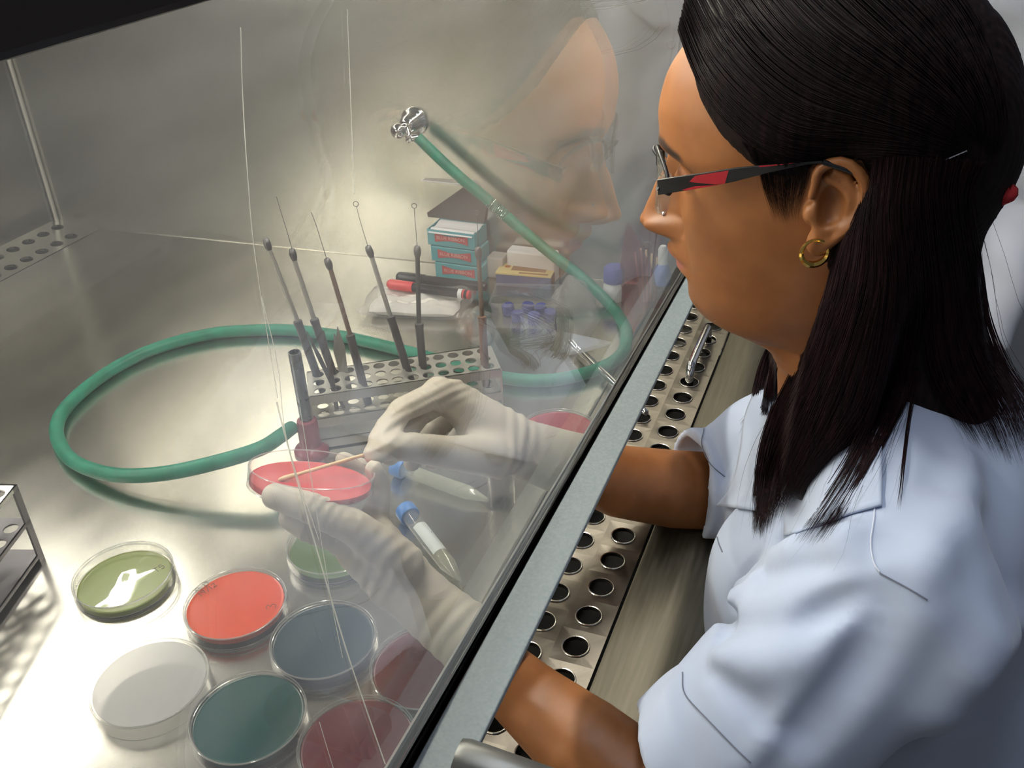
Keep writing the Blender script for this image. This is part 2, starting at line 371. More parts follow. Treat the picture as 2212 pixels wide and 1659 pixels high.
def zline(a, b, z):
    p, q = onz(*a, z), onz(*b, z)
    return lambda x: p+(q-p)*((x-p[0])/(q[0]-p[0]))
ZR = .199
LBh, LCh = zline((904, 1634), (1463, 632), ZR), zline((1022, 1634), (1498, 654), ZR)
def slab(name, l0, l1, dn, m, bevel):
    V = []
    for f_ in (lambda x: l0(x), lambda x: l1(x)): V += [f_(sx0), f_(sx1)]
    V += [p+np.array(dn) for p in V]
    return MB().add(V, [(0, 1, 3, 2), (4, 6, 7, 5), (0, 4, 5, 1), (2, 3, 7, 6), (0, 2, 6, 4), (1, 5, 7, 3)]).build(name, m, cab, bevel=bevel)
slab('sash_edge', LA, mid(LA, LA2, .55), (0, .004, -.006), mat('ground_glass_edge', (.42, .43, .43), .35, .6), .0006)
slab('sash_seal', mid(LA, LA2, .6), mid(LA2, LBh, .16), (0, .004, -.008), mat('grey_channel', (.10, .10, .10), .3, .7), .001)
slab('sash_seal', mid(LA2, LBh, .20), mid(LA2, LBh, .52), (0, .004, -.010), M['gasket'], .002)
slab('sash_seal', mid(LA2, LBh, .56), LBh, (0, .002, -.010), M['gasket'], .002)
slab('sash_rail', LBh, LCh, (0, 0, -.004), M['greypaint'], .0008)
k = onz(985, 1645, ZR+.006)
MB().lathe([(.0115, 0), (.0125, .004), (.0125, .05), (.011, .054)], k, (0.05, -1, -.15), 24).build('sash_knob', mat('grey_knob', (.16, .16, .15), .35, .6), cab, smooth=40)
# long scratches and smears in the sash, thin raised lines of dust
M['scratch'] = clear('scratch_dust', (1, 1, 1), .1, .2, .42, (.85, .85, .8))
def scratch(pts, w=.0004):
    P = bez([onsash(*p, .006) for p in pts], 8); MB().tube(P, w, 5).build('scratch', M['scratch'], glass)
scratch([(598, 870), (632, 1000), (668, 1130), (720, 1310), (760, 1440), (832, 1650)], .00032)
scratch([(520, 60), (524, 200), (535, 380), (552, 560), (600, 860)], .00013)
scratch([(648, 880), (680, 1080), (716, 1300), (740, 1420)], .00014)
scratch([(565, 640), (600, 790), (622, 960), (690, 1170)], .00014)
scratch([(690, 1560), (705, 1610), (720, 1659)], .00015)
scratch([(750, 20), (757, 200), (765, 420)], .0001)
# ================================================================== PETRI DISHES
def dish_parts(root, col, R=None, lid=True, fill=.0065, agar_m=None, base=True, wave=0.0, lidmat=None, z0=.0016):
    c = abspos(root); R = np.eye(3) if R is None else R; ax = R[:, 2]
    def L(prof, m, nm, **k): return MB().lathe([(r, h) for r, h in prof], c, ax, 64, **k).build(nm, m, root, smooth=35)
    if base:
        L([(.0005, .0), (.0425, .0), (.0435, .0006), (.0438, .0142), (.0428, .0142), (.0425, .0014), (.0005, .0014)], M['clear'], 'dish_base', cap0=False, cap1=False)
        L([(.0427, .0139), (.0429, .0145), (.0434, .0147), (.0439, .0145), (.0440, .0139)], M['rimclear'], 'base_rim', cap0=False, cap1=False)
        L([(.0434, .0002), (.0440, .0008), (.0438, .0014)], M['rimclear'], 'base_rim', cap0=False, cap1=False)
    if agar_m is not None:
        L([(.0005, z0), (.0421, z0), (.0421, fill), (.0416, fill-.0003), (.0408, fill-.0005), (.0390, fill-.0005), (.0005, fill-.0005)], agar_m, 'agar', cap0=False, cap1=False)
    if lid:
        L([(.0446, .0035), (.0450, .0035), (.0450, .0152), (.0444, .0160), (.0005, .0160+wave)], lidmat or M['clear'], 'dish_lid', cap0=False, cap1=False)
        L([(.0440, .0156), (.0440, .0163), (.0445, .0166), (.0450, .0162), (.0451, .0156)], M['rimclear'], 'lid_rim', cap0=False, cap1=False)
        L([(.0452, .0035), (.0454, .0040), (.0452, .0046)], M['rimclear'], 'lid_rim', cap0=False, cap1=False)
def stroke_marks(root, c3, u, v, strokes, s, m=None, r=.00028):
    mb = MB()
    for st in strokes:
        mb.tube(bez([c3+u*(a*s)+v*(b*s) for a, b in st], 5) if len(st) > 2 else [c3+u*(a*s)+v*(b*s) for a, b in st], r, 5)
    return mb.build('handwriting', m or M['ink'], root)
GL = {'X': [[(0, 0), (.7, 1)], [(0, 1), (.7, 0)]], 'L': [[(0, 1), (.02, 0)], [(.02, 0), (.6, .02)]], 'D': [[(0, 0), (0, 1)], [(0, 1), (.5, .85), (.62, .5), (.5, .12), (0, 0)]],
      '1': [[(.3, 0), (.3, 1)]], '9': [[(.6, .9), (.25, 1), (.08, .75), (.3, .5), (.6, .7), (.6, .9)], [(.6, .9), (.5, 0)]], '/': [[(.1, -.1), (.6, 1.1)]], '2': [[(.1, .8), (.35, 1), (.6, .75), (.35, .35), (.05, 0)], [(.05, 0), (.65, .02)]],
      '3': [[(.05, .9), (.35, 1), (.6, .78), (.3, .55)], [(.3, .55), (.62, .35), (.4, 0), (.02, .1)]], '5': [[(.6, 1), (.12, 1)], [(.12, 1), (.1, .55), (.45, .62), (.62, .3), (.4, 0), (.05, .1)]], 'T': [[(0, 1), (.7, 1)], [(.35, 1), (.33, 0)]]}
def word(t):
    out = []; x = 0
    for ch in t: out += [[(a+x, b) for a, b in s] for s in GL[ch]]; x += .85 if ch not in '1/' else .6
    return out
A_green = mat('pale_green_agar', (.40, .46, .16), .18, Alpha=.75)
def dish(px, py, name, label, col=None, group='petri dishes on the work tray', dz=.0, agar_m=None, **k):
    p = onz(px, py, .016+dz); p[2] = dz
    r = thing('petri_dish', label, 'petri dish', p, group); dish_parts(r, col, agar_m=agar_m, **k); return r
wet = clear('wet_lid', (.98, .985, .97), .16, .03, .05, (.9, .95, .85))
_b = nd(wet, 'ShaderNodeBump'); _n = nd(wet, 'ShaderNodeTexNoise'); _n.inputs['Scale'].default_value = 24; _n.inputs['Detail'].default_value = 1; _t = nd(wet, 'ShaderNodeTexCoord')
lk(wet, _t.outputs['Object'], _n.inputs['Vector']); _b.inputs['Strength'].default_value = .35; _b.inputs['Distance'].default_value = .004; lk(wet, _n.outputs['Fac'], _b.inputs['Height'])
for _g in wet.node_tree.nodes:
    if _g.type == 'BSDF_GLOSSY': lk(wet, _b.outputs['Normal'], _g.inputs['Normal'])
d1 = dish(265, 1238, '', 'petri dish of olive-green agar under a shiny wet lid beside the bright aluminium rack', agar_m=agar('olive_agar', (.22, .28, .05)), fill=.0065, wave=.0012, lidmat=wet)
d2 = dish(508, 1300, '', 'petri dish of orange-red agar with handwriting and a 3 on its lid', agar_m=agar('orange_agar', (.70, .075, .022)), fill=.0136, z0=.0075)
d3 = dish(698, 1378, '', 'petri dish of dark slate-blue agar between the orange dish and a maroon dish', agar_m=agar('slate_agar', (.010, .036, .050), .1), fill=.0136, z0=.0075)
d5 = dish(536, 1545, '', 'petri dish of deep teal-green agar beside the empty clear lid', agar_m=agar('teal_agar', (.003, .062, .060), .1), fill=.0136, z0=.0075)
d6 = dish(772, 1604, '', 'petri dish of maroon agar beside the teal-green dish, closest to the camera', agar_m=agar('maroon_agar', (.150, .008, .020), .15), fill=.0136, z0=.0075)
d7 = dish(918, 1436, '', 'petri dish of maroon agar partly covered by the gloved wrist', agar_m=agar('maroon_agar', (.135, .009, .022), .15), fill=.0136, z0=.0075)
d8 = dish(719, 1170, '', 'petri dish of grey-green agar underneath the gloved hand holding a dish', agar_m=agar('grey_green_agar', (.10, .16, .07)), fill=.0075)
d9 = dish(1205, 930, '', 'petri dish of rose-red agar behind the raised wrist, close to the black sash seal', agar_m=agar('rose_agar', (.38, .03, .055)), fill=.0136, z0=.0075)
p = onz(323, 1472, .0135); p[2] = 0
d4 = thing('empty_petri_dish', 'empty clear petri dish half lying open and misted, no agar in it', 'petri dish', p)
c = abspos(d4)
MB().lathe([(.0005, .0142), (.0462, .0142), (.0468, .0134), (.0471, .0003), (.0461, .0003), (.0458, .0130), (.0005, .0130)], c, Z3, 64, False, False).build('lid_wall', M['clear'], d4, smooth=35)
MB().lathe([(.0452, .0142), (.0456, .0148), (.0463, .0149), (.0469, .0142), (.0470, .0134)], c, Z3, 64, False, False).build('lid_rim', M['rimclear'], d4, smooth=60)
MB().lathe([(.0005, .0120), (.0440, .0120), (.0440, .0128), (.0005, .0128)], c, Z3, 64, False, False).build('mist', M['frost'], d4, smooth=35)
# handwriting on lids
def lidpt(px, py, z=.0164): return onz(px, py, z)
def write(d, a, b, txt, z=.0164, h=.008, flip=1):
    """baseline runs from pixel a towards pixel b on the lid"""
    A, B = lidpt(*a, z), lidpt(*b, z); u = (B-A)/np.linalg.norm(B-A); v = np.cross(Z3, u)*flip; stroke_marks(d, A, u, v, word(txt), h)
write(d2, (424, 1281), (462, 1255), 'XLD', h=.0062); write(d2, (432, 1289), (470, 1264), '19/12', h=.0055)
write(d2, (596, 1313), (596, 1298), '3', h=.0085)
write(d1, (338, 1237), (352, 1228), 'T5', h=.0065)

# dish held in the gloved hand
DC, DD = (675, 1012), .675
dc = ond(*DC, DD); u_ = RT*277-UP*40; u_ /= np.linalg.norm(u_); w_ = ray(*DC); w_ -= u_*(w_@u_); w_ /= np.linalg.norm(w_)
t_ = np.cross(u_, w_); t_ = t_ if t_@UP > 0 else -t_
sa = .315; v_ = w_*math.sqrt(1-sa*sa)+t_*sa; n_ = np.cross(u_, v_)
if n_[2] < 0: u_ = -u_; n_ = -n_
DR = np.stack([u_, v_, n_], 1); DN = n_
d10 = thing('petri_dish', 'open petri dish of red agar held up in the gloved hand, a swab touching it', 'petri dish', dc-n_*.0143)
dish_parts(d10, None, R=DR, lid=False, agar_m=agar('red_agar', (.50, .035, .045), .3), fill=.0058)

# ================================================================== TEST TUBE RACKS
def rack(root, o, ex, ey, L, D, nx, ny, levels, hr, m, m2=None, lip=.011, th=.0016, posts=False):
    """levels: list of (name, z, has_holes)"""
    ez = Z3; px_ = L/(nx+.4); py_ = D/(ny+.15)
    for nm, z, holes in levels:
        mb = MB()
        if holes:
            cells = []
            for i in range(nx):
                for j in range(ny):
                    u0 = -L/2+(0 if i == 0 else .2*px_+i*px_); u1 = -L/2+(L if i == nx-1 else .2*px_+(i+1)*px_)
                    v0 = -D/2+(0 if j == 0 else .075*py_+j*py_); v1 = -D/2+(D if j == ny-1 else .075*py_+(j+1)*py_)
                    cells.append((u0, u1, v0, v1, -L/2+.2*px_+(i+.5)*px_, -D/2+.075*py_+(j+.5)*py_))
            plate_holes(mb, np.array(o)+ez*z, ex, ey, ez, cells, hr, th, 20)
        else:
            mb.prism([(-L/2, -D/2), (L/2, -D/2), (L/2, D/2), (-L/2, D/2)], np.array(o)+ez*(z-th), ex, ey, ez, th)
        for s in (-1, 1):
            mb.prism([(-L/2, 0), (L/2, 0), (L/2, lip), (-L/2, lip)], np.array(o)+ey*(s*D/2-(th if s > 0 else 0))+ez*(z-lip), ex, ez, ey, th)
        mb.build(nm, m if (m2 is None or z == levels[0][1]) else m2, root)
    ztop = levels[0][1]
    for s in (-1, 1):
        mb = MB()
        if posts:
            for q in (-1, 1): mb.prism([(-.004, 0), (.004, 0), (.004, ztop), (-.004, ztop)], np.array(o)+ex*(s*(L/2-.004))+ey*(q*D/2-(.002 if q > 0 else 0)), ex, ez, ey, .002)
            mb.prism([(-D/2, ztop-.008), (D/2, ztop-.008), (D/2, ztop), (-D/2, ztop)], np.array(o)+ex*(s*L/2-(.002 if s > 0 else 0)), ey, ez, ex, .002)
            mb.prism([(-D/2, 0), (D/2, 0), (D/2, .008), (-D/2, .008)], np.array(o)+ex*(s*L/2-(.002 if s > 0 else 0)), ey, ez, ex, .002)
        else:
            mb.prism([(-D/2, 0), (D/2, 0), (D/2, ztop-.0017), (-D/2, ztop-.0017)], np.array(o)+ex*(s*(L/2+.001)-(.002 if s > 0 else 0)), ey, ez, ex, .002)
        mb.build('end_plate', m2 or m, root)
NL, NR = onz(668, 858, .07), onz(1082, 797, .07)
rex = (NR-NL); RL = np.linalg.norm(rex); rex /= RL; rey = np.cross(Z3, rex); RD = .057
ro = (NL+NR)/2+rey*RD/2; ro[2] = 0
rk = thing('test_tube_rack', 'long aluminium test tube rack with rows of holes holding inoculating loops', 'test tube rack', ro)
rack(rk, ro, rex, rey, RL, RD, 12, 3, [('top_plate', .07, True), ('middle_plate', .040, True), ('bottom_plate', .013, False)], .0064, M['alu'])
# rack cut by the picture edge; lit top and shaded lower parts put into colour
c0 = onz(37, 1046, .088); c1 = onz(0, 1091, .088); e = c1-c0; e[2] = 0; e /= np.linalg.norm(e); ey2 = np.cross(Z3, e); ey2 = ey2 if ey2[1] > 0 else -ey2
lo = c0+e*.115+ey2*.03; lo[2] = 0
rk2 = thing('test_tube_rack', 'bright aluminium open-frame rack beside the olive-green dish', 'test tube rack', lo)
rack(rk2, lo, e, ey2, .23, .06, 10, 3, [('top_plate', .088, True), ('middle_plate', .048, True), ('bottom_plate', .009, False)], .0068, M['lit_alu'], noise_into(mat('shaded_aluminium', (.22, .21, .23), .5, .9), (1, 1, 1), 60, 3, .45, .6), posts=True, lip=.004)

# ================================================================== INOCULATING LOOPS
def loop_tool(label, bot, mid_, chuck0, chuck1, wire, m, loopend=False, hm=None):
    """pixel points: handle bottom (at rack top), handle top, chuck base, chuck tip, wire points"""
    B = onz(*bot, .071); dB = (B-O)@FW
    def lift(p): s = math.dist(p, bot)/2079*dB; return ond(*p, dB-.42*s)
    T = lift(mid_); C0 = lift(chuck0); C1 = lift(chuck1)
    ax = (T-B)/np.linalg.norm(T-B); B2 = B-ax*.028
    r = thing('inoculating_loop', label, 'inoculating loop', B2, 'inoculating loops standing in the long rack')
    Lh = np.linalg.norm(T-B2)
    MB().lathe([(.0042, 0), (.0046, .004), (.0046, Lh-.006), (.0050, Lh-.005), (.0050, Lh-.001), (.0036, Lh)], B2, T-B2, 16).build('handle', hm or M['black'] if hm is None else hm, r, smooth=40)
    MB().cone(T, C0, .0026, .0025, 12).build('shaft', m, r, smooth=60)
    d = C1-C0; Lc = np.linalg.norm(d)
    MB().lathe([(.0025, 0), (.0038, Lc*.25), (.0040, Lc*.6), (.0030, Lc*.92), (.0012, Lc)], C0, d, 14).build('chuck', M['darkmetal'], r, smooth=60)
    if wire:
        W_ = [C1]+[lift(p) for p in wire]; mb = MB(); mb.tube(bez(W_, 6), .00035, 6)
        if loopend:
            u = (W_[-1]-W_[-2]); u /= np.linalg.norm(u); v = np.cross(u, FW); v /= np.linalg.norm(v); c_ = W_[-1]+u*.0027
            mb.tube([c_+.0027*(-u*math.cos(a)+v*math.sin(a)) for a in np.linspace(0, 2*math.pi, 17)], .0004, 6)
        mb.build('wire', M['darkmetal'], r)
hb = noise_into(mat('dark_bakelite', (.06, .055, .06), .45), (1, 1, 1), 80, 3, .4, .55)
hr_ = noise_into(mat('heat_browned_handle', (.20, .12, .085), .5, .3), (1, 1, 1), 80, 3, .4, .55)
loop_tool('inoculating loop with a grey shaft and no wire, beside the open burner tube', (682, 802), (642, 692), (582, 540), (573, 514), None, M['alu'], hm=hb)
loop_tool('inoculating needle with a steel shaft and barely visible straight wire, second from the burner tube', (716, 796), (678, 688), (636, 563), (630, 536), [(620, 500), (606, 455), (597, 425)], M['alu'], hm=hb)
loop_tool('inoculating needle with a brown shaft and a kinked wire, standing right of the grey forceps', (783, 824), (756, 722), (714, 582), (705, 557), [(698, 535), (684, 490), (672, 458)], M['bronzed'], hm=hb)
loop_tool('tilted inoculating loop whose wire ends in a clear round ring, fourth along the rack', (878, 792), (843, 682), (803, 556), (794, 530), [(786, 505), (776, 470), (770, 446)], M['alu'], True, hm=hb)
loop_tool('upright inoculating loop in front of the white bag, fifth along the rack', (913, 786), (905, 697), (902, 556), (901, 530), [(899, 505), (896, 470), (895, 450)], M['darkmetal'], True, hm=hb)
loop_tool('upright inoculating loop with a rusty brown handle at the bag end of the rack', (1047, 784), (1041, 682), (1034, 560), (1032, 533), [(1032, 505), (1031, 480), (1030, 465)], M['bronzed'], True, hm=hr_)
# forceps
def forceps(label, bot, tips, spread, m, w=.0045):
    B = onz(*bot, .071); dB = (B-O)@FW
    r = thing('forceps', label, 'forceps', B, 'forceps standing in the long rack')
    for t, wd in zip(tips, spread):
        s = math.dist(t, bot)/2079*dB; T = ond(*t, dB-.42*s); ax = T-B; L = np.linalg.norm(ax); ax /= L
        sd = np.cross(ax, FW); sd /= np.linalg.norm(sd); nn = np.cross(ax, sd); B2 = B-ax*.03
        prof = [(-wd*.8, 0), (wd*.8, 0), (wd, .03+L*.55), (wd*.55, .03+L*.75), (.0004, .03+L), (-.0004, .03+L), (-wd*.55, .03+L*.75), (-wd, .03+L*.55)]
        MB().prism(prof, B2, sd, ax, nn, .0012).build('arm', m, r)
forceps('broad grey steel forceps, points up, beside the brown-shafted needle', (742, 800), [(729, 705), (722, 720)], [.0052, .0056], noise_into(mat('dull_steel', (.30, .29, .27), .5, .6), (1, 1, 1), 60, 3, .4, .6))
forceps('slim black forceps with splayed points between the two leftmost loops', (719, 832), [(662, 714), (699, 713)], [.0024, .003], M['darkmetal'])

# ================================================================== BURNER, HOSE, GAS TAP
bp_ = onz(674, 975, 0)
bn = thing('bunsen_burner', 'dark steel bunsen burner tube on a red base in front of the rack', 'bunsen burner', bp_)
ztop = .127
MB().lathe([(.0064, .038), (.0068, .044), (.0068, ztop), (.0061, ztop), (.0058, .05)], bp_, Z3, 24, True, False).build('barrel', noise_into(mat('gunmetal', (.22, .22, .235), .28, 1.0), (1, 1, 1), 60, 3, .22, .38), bn, smooth=40)
MB().lathe([(.019, 0), (.0195, .003), (.018, .006), (.0125, .010), (.0118, .014), (.0115, .038), (.0105, .042), (.006, .043)], bp_, Z3, 32).build('burner_base', M['redplastic'], bn, smooth=40)
inl = bp_+np.array([-.012, .022, .035])
mb = MB().cone(bp_+np.array([0, 0, .03]), inl, .005, .0045, 14); mb.build('gas_inlet', M['redplastic'], bn, smooth=60)
tapc = onx(896, 262, wallx(.637)); TX = -X3
tp = thing('gas_tap', 'chrome gas tap mounted on the steel side wall', 'gas tap', tapc)
MB().lathe([(.020, -.004), (.021, .002), (.019, .005), (.0145, .009), (.0135, .022), (.0105, .028), (.0085, .03)], tapc, TX, 32).build('flange', M['chrome'], tp, smooth=50)
kb = tapc+np.array([-.034, .006, -.004])
MB().lathe([(.0065, -.012), (.0075, -.004), (.0098, 0), (.0108, .006), (.0095, .011), (.005, .014)], kb, (-.9, .35, .05), 24).build('tap_knob', M['chrome'], tp, smooth=50)
noz = ond(903, 296, (tapc-O)@FW-.018)
MB().tube(bez([tapc+np.array([-.026, 0, -.004]), tapc+np.array([-.03, -.006, -.014]), noz], 6), [.0062]*6+[.0052]*6+[.005], 14).build('nozzle', M['chrome'], tp, smooth=60)
q = ond(883, 302, (tapc-O)@FW-.03); MB().lathe([(.002, -.006), (.004, -.002), (.0042, .002), (.002, .006)], q, (.3, .6, -.6), 14).build('tap_screw', M['chrome'], tp, smooth=50)
hs = []
dt = (tapc-O)@FW-.018
hs += [ond(903, 297, dt), ond(950, 343, dt+.004), ond(1000, 388, dt+.008), ond(1052, 430, dt+.012), ond(1100, 473, dt+.012), ond(1150, 515, dt+.010), ond(1200, 556, dt+.002), ond(1250, 594, dt-.008), ond(1300, 640, dt-.025), ond(1335, 680, dt-.045)]
for px, py, z in [(1354, 722, .012), (1338, 770, .009), (1278, 802, .0085), (1190, 821, .0085), (1095, 817, .0085), (990, 790, .0085), (870, 757, .0085), (740, 727, .0085), (640, 714, .0085), (555, 713, .0085), (450, 722, .0085), (330, 755, .0085), (230, 806, .0085), (150, 872, .0085), (122, 925, .0085), (140, 978, .009), (185, 1010, .012), (260, 1027, .018), (360, 1022, .027), (470, 998, .038), (560, 970, .045)]:
    hs.append(onz(px, py, z))
hs += [inl+(onz(600, 957, .045)-inl)*.55, inl+(bp_+np.array([0, 0, .03])-inl)*.3]
hose = MB().tube(bez(hs, 8), .0080, 16).build('gas_hose', M['hose'], None, smooth=80)
tag(hose, 'long green rubber gas hose looping over the tray from tap to burner', 'hose')
P = bez(hs, 8); i0 = 22; seg = P[i0:i0+12]
mb = MB(); T0 = (seg[-1]-seg[0])/np.linalg.norm(seg[-1]-seg[0]); e1 = np.cross(T0, Z3); e1 /= np.linalg.norm(e1); e2 = np.cross(T0, e1)
th = np.linspace(0, 22*math.pi, 260); cen = seg[3]+np.outer(np.linspace(0, .032, 260), T0)
mb.tube(cen+.0088*(np.cos(th)[:, None]*e1+np.sin(th)[:, None]*e2)+rng.normal(0, .0003, (260, 3)), .0006, 5)
mb.build('wire_binding', mat('silvery_wire', (.55, .62, .58), .25, .9), hose)

# ================================================================== ITEMS ALONG THE SIDE WALL
def frame(a, b):
    """unit vectors for an object whose front bottom edge runs from pixel a to pixel b on the tray"""
    A, B = onz(*a, 0), onz(*b, 0); L = np.linalg.norm(B-A); e_ = (B-A)/L; f = np.cross(Z3, e_); f = f if f[0] > 0 else -f
    return A, e_, f, L
def text_mesh(txt, size):
    cu = bpy.data.curves.new('text', 'FONT'); cu.body = txt; cu.size = size; cu.align_x = 'CENTER'; cu.align_y = 'CENTER'; cu.extrude = .0001
    o = bpy.data.objects.new('text', cu); COL.objects.link(o); bpy.context.view_layer.update()
    me = bpy.data.meshes.new_from_object(o.evaluated_get(bpy.context.evaluated_depsgraph_get()))
    V = np.array([v.co[:] for v in me.vertices]); F = [tuple(p.vertices) for p in me.polygons]
    bpy.data.objects.remove(o); bpy.data.curves.remove(cu); bpy.data.meshes.remove(me); return V, F
def put_text(root, name, txt, size, c, ex_, ey_, m, sx=1.0):
    V, F = text_mesh(txt, size); ez_ = np.cross(ex_, ey_)
    return MB().add(np.asarray(c)+np.outer(V[:, 0]*sx, ex_)+np.outer(V[:, 1], ey_)+np.outer(V[:, 2], ez_), F).build(name, m, root)
A, e_, f_, L = frame((944, 598), (1034, 611)); hb_ = .0258; L = .0765
labels = ['lowest teal slide box with a red bow-shaped label, under two others', 'middle teal slide box of the stack, wrapped and shiny', 'top teal slide box with open grey lid and white paper inside']
for i in range(3):
    off = [0.002, -.003, -.006][i]
    o_ = A+e_*(L/2+off-.004)+Z3*(hb_*i)
    b = thing('slide_box', labels[i], 'box', o_+f_*.022, 'teal slide boxes')
    hh = hb_-.0012
    if i < 2: MB().prism([(-L/2, 0), (L/2, 0), (L/2, .044), (-L/2, .044)], o_, e_, f_, Z3, hh).build('carton', M['teal'], b, bevel=.0015)
    else:
        mb = MB()
        for (a0, a1, b0, b1) in ((-L/2, L/2, 0, .001), (-L/2, L/2, .043, .044), (-L/2, -L/2+.001, .001, .043), (L/2-.001, L/2, .001, .043)):
            mb.prism([(a0, b0), (a1, b0), (a1, b1), (a0, b1)], o_, e_, f_, Z3, hh)
        mb.prism([(-L/2, 0), (L/2, 0), (L/2, .044), (-L/2, .044)], o_, e_, f_, Z3, .001); mb.build('carton', M['teal'], b)
        fl = MB(); V = []
        for q in np.linspace(0, 1, 9):
            for s_ in (-1, 1): V.append(o_+e_*(s_*(L/2-.003))+f_*(-.003+q*.045)+Z3*(hh-.002+.004*math.sin(q*9)*.4+(.001 if q > .2 else -.002)))
        fl.add(V, [(2*j, 2*j+1, 2*j+3, 2*j+2) for j in range(8)]); pp = fl.build('paper_liner', M['paper'], b); sol = pp.modifiers.new('s', 'SOLIDIFY'); sol.thickness = .0006
        up = Z3*.985+f_*.10; hd = o_+f_*.044+Z3*hh
        lidp = [(-L/2-.020, 0), (L/2-.004, 0), (L/2+.001, .03), (L/2-.010, .056), (-L/2-.026, .056), (-L/2-.033, .034)]
        ld = MB().prism(lidp, hd, e_, up, f_, .0012).build('lid', M['card'], b)
        tq = hd+up*.056-e_*.010
        MB().prism([(-L/2-.016, 0), (L/2, 0), (L/2-.008, .012), (-L/2-.012, .012)], tq, e_, -f_*.95+Z3*.25, Z3, .001).build('tuck_flap', M['paper'], ld)
    c_ = o_+Z3*(hh/2+.001)-f_*.0004
    bow = [(-.026, -.0072), (-.010, -.0043), (0, -.0038), (.010, -.0043), (.028, -.0072), (.028, .0072), (.008, .0036), (0, .0032), (-.008, .0036), (-.026, .0072)]
    lb = MB().prism(bow, c_, e_, Z3, -f_, .0004).build('label', M['red'], b)
    put_text(lb, 'lettering', 'BLUE RIBBON', .0072, c_-f_*.0006, e_, Z3, M['pinkprint'], 1.05)
# yellow and blue carton
A, e_, f_, L = frame((1072, 617), (1184, 626)); L = .083
yb = thing('carton', 'small carton with a yellow printed top and blue-grey side', 'box', A+e_*L/2+f_*.02)
MB().prism([(0, 0), (L, 0), (L, .036), (0, .036)], A, e_, f_, Z3, .019).build('carton_body', M['boxblue'], yb, bevel=.0008)
MB().prism([(-.0004, -.0004), (L+.0004, -.0004), (L+.0004, .0364), (-.0004, .0364)], A+Z3*.019, e_, f_, Z3, .0022).build('printed_top', M['yellow'], yb)
MB().prism([(.02, .012), (.072, .012), (.072, .030), (.02, .030)], A+Z3*.0213, e_, f_, Z3, .0002).build('printed_panel', M['brownprint'], yb)
MB().lathe([(.0045, 0), (.0045, .0003)], A+e_*.012+f_*.024+Z3*.0213, Z3, 16).build('printed_emblem', mat('rust_print', (.42, .13, .05), .6), yb)
MB().prism([(.034, .0025), (.078, .0025), (.078, .007), (.034, .007)], A+Z3*.0213, e_, f_, Z3, .0002).build('printed_line', M['brownprint'], yb)
MB().prism([(0, 0), (.036, 0), (.036, .019), (0, .019)], A+e_*(L+.0002), f_, Z3, e_, .0003).build('end_label', mat('maroon_card', (.25, .10, .09), .6), yb)
# white boxes behind
def wbox(a, dx, sz, nm, label, m, strip_=True):
    q = onz(*a, 0); q[0] = wallx(q[1])-dx
    b = thing(nm, label, 'box', q)
    MB().box(q+Z3*sz[2]/2, sz).build('box_body', m, b, bevel=.003)
    if strip_: MB().box(q+np.array([-sz[0]/2-.0002, 0, sz[2]*.3]), (.0006, sz[1]*.6, sz[2]*.28)).build('dark_print', mat('dark_print', (.14, .12, .11), .6), b)
    return b
wbox((1165, 585), .016, (.024, .075, .045), 'white_box', 'white round-cornered box behind the yellow carton', M['whiteplastic'])
wbox((1092, 578), .02, (.026, .026, .034), 'small_box', 'small pale grey box between the teal stack and white box', mat('pale_grey', (.42, .40, .38), .6), False)
# markers
def marker(a, b, z, r, m, capm, label, capat0=True, tipm=None):
    A_, B_ = onz(*a, z), onz(*b, z); d = B_-A_; Ln = np.linalg.norm(d)
    k_ = thing('marker_pen', label, 'marker pen', A_, 'marker pens lying before the teal boxes')
    cl = Ln*.32
    MB().lathe([(r*.7, 0), (r*1.08, .003), (r*1.15, .006), (r*1.15, cl)], A_, d, 18).build('cap', capm, k_, smooth=40)
    MB().lathe([(r, cl), (r, Ln-.004), (r*.85, Ln)], A_, d, 18).build('barrel', m, k_, smooth=40)
    if tipm: MB().lathe([(r*1.02, Ln-.016), (r*1.02, Ln-.010)], A_, d, 18).build('band', M['whiteplastic'], k_); MB().lathe([(r*1.03, Ln-.009), (r*.9, Ln+.001)], A_, d, 18).build('end_plug', tipm, k_, smooth=40)
marker((858, 598), (1050, 620), .0150, .0072, M['black'], M['black'], 'thick all-black marker pen lying against the teal boxes')
marker((838, 613), (1014, 637), .0290, .0066, M['black'], M['redcap'], 'black marker pen with red cap and red end plug lying on the bag', tipm=M['redcap'])
# bag of tissue
def pillow(name, m, c, e_, f_, L, D, h, seed, z0=0.0, nx=26, ny=18, parent=None, rough=.12):
    r_ = np.random.default_rng(seed); ph = r_.uniform(0, 6.28, 12); V = []; F = []
    for sgn in (1, -1):
        for i in range(nx+1):
            for j in range(ny+1):
                a, b = i/nx*2-1, j/ny*2-1; k = max(0, 1-a**6)*max(0, 1-b**6)
                z = h*(k**.5)*(.5 if sgn > 0 else -.5)+h*.5
                if sgn > 0: z += h*rough*(math.sin(7*a+ph[0]+3*b)+math.sin(11*b-4*a+ph[1])+math.sin(17*a+9*b+ph[2])*.6)*k
                wob = 1+.03*math.sin(5*b+ph[3]); wob2 = 1+.03*math.sin(6*a+ph[4])
                V.append(np.asarray(c)+e_*(a*L/2*wob)+f_*(b*D/2*wob2)+Z3*(z0+max(z, .0003)))
    n = (nx+1)*(ny+1)
    for s_ in range(2):
        for i in range(nx):
            for j in range(ny):
                q = [s_*n+i*(ny+1)+j, s_*n+(i+1)*(ny+1)+j, s_*n+(i+1)*(ny+1)+j+1, s_*n+i*(ny+1)+j+1]
                F.append(tuple(q if s_ == 0 else q[::-1]))
    return MB().add(V, F).build(name, m, parent, smooth=180)
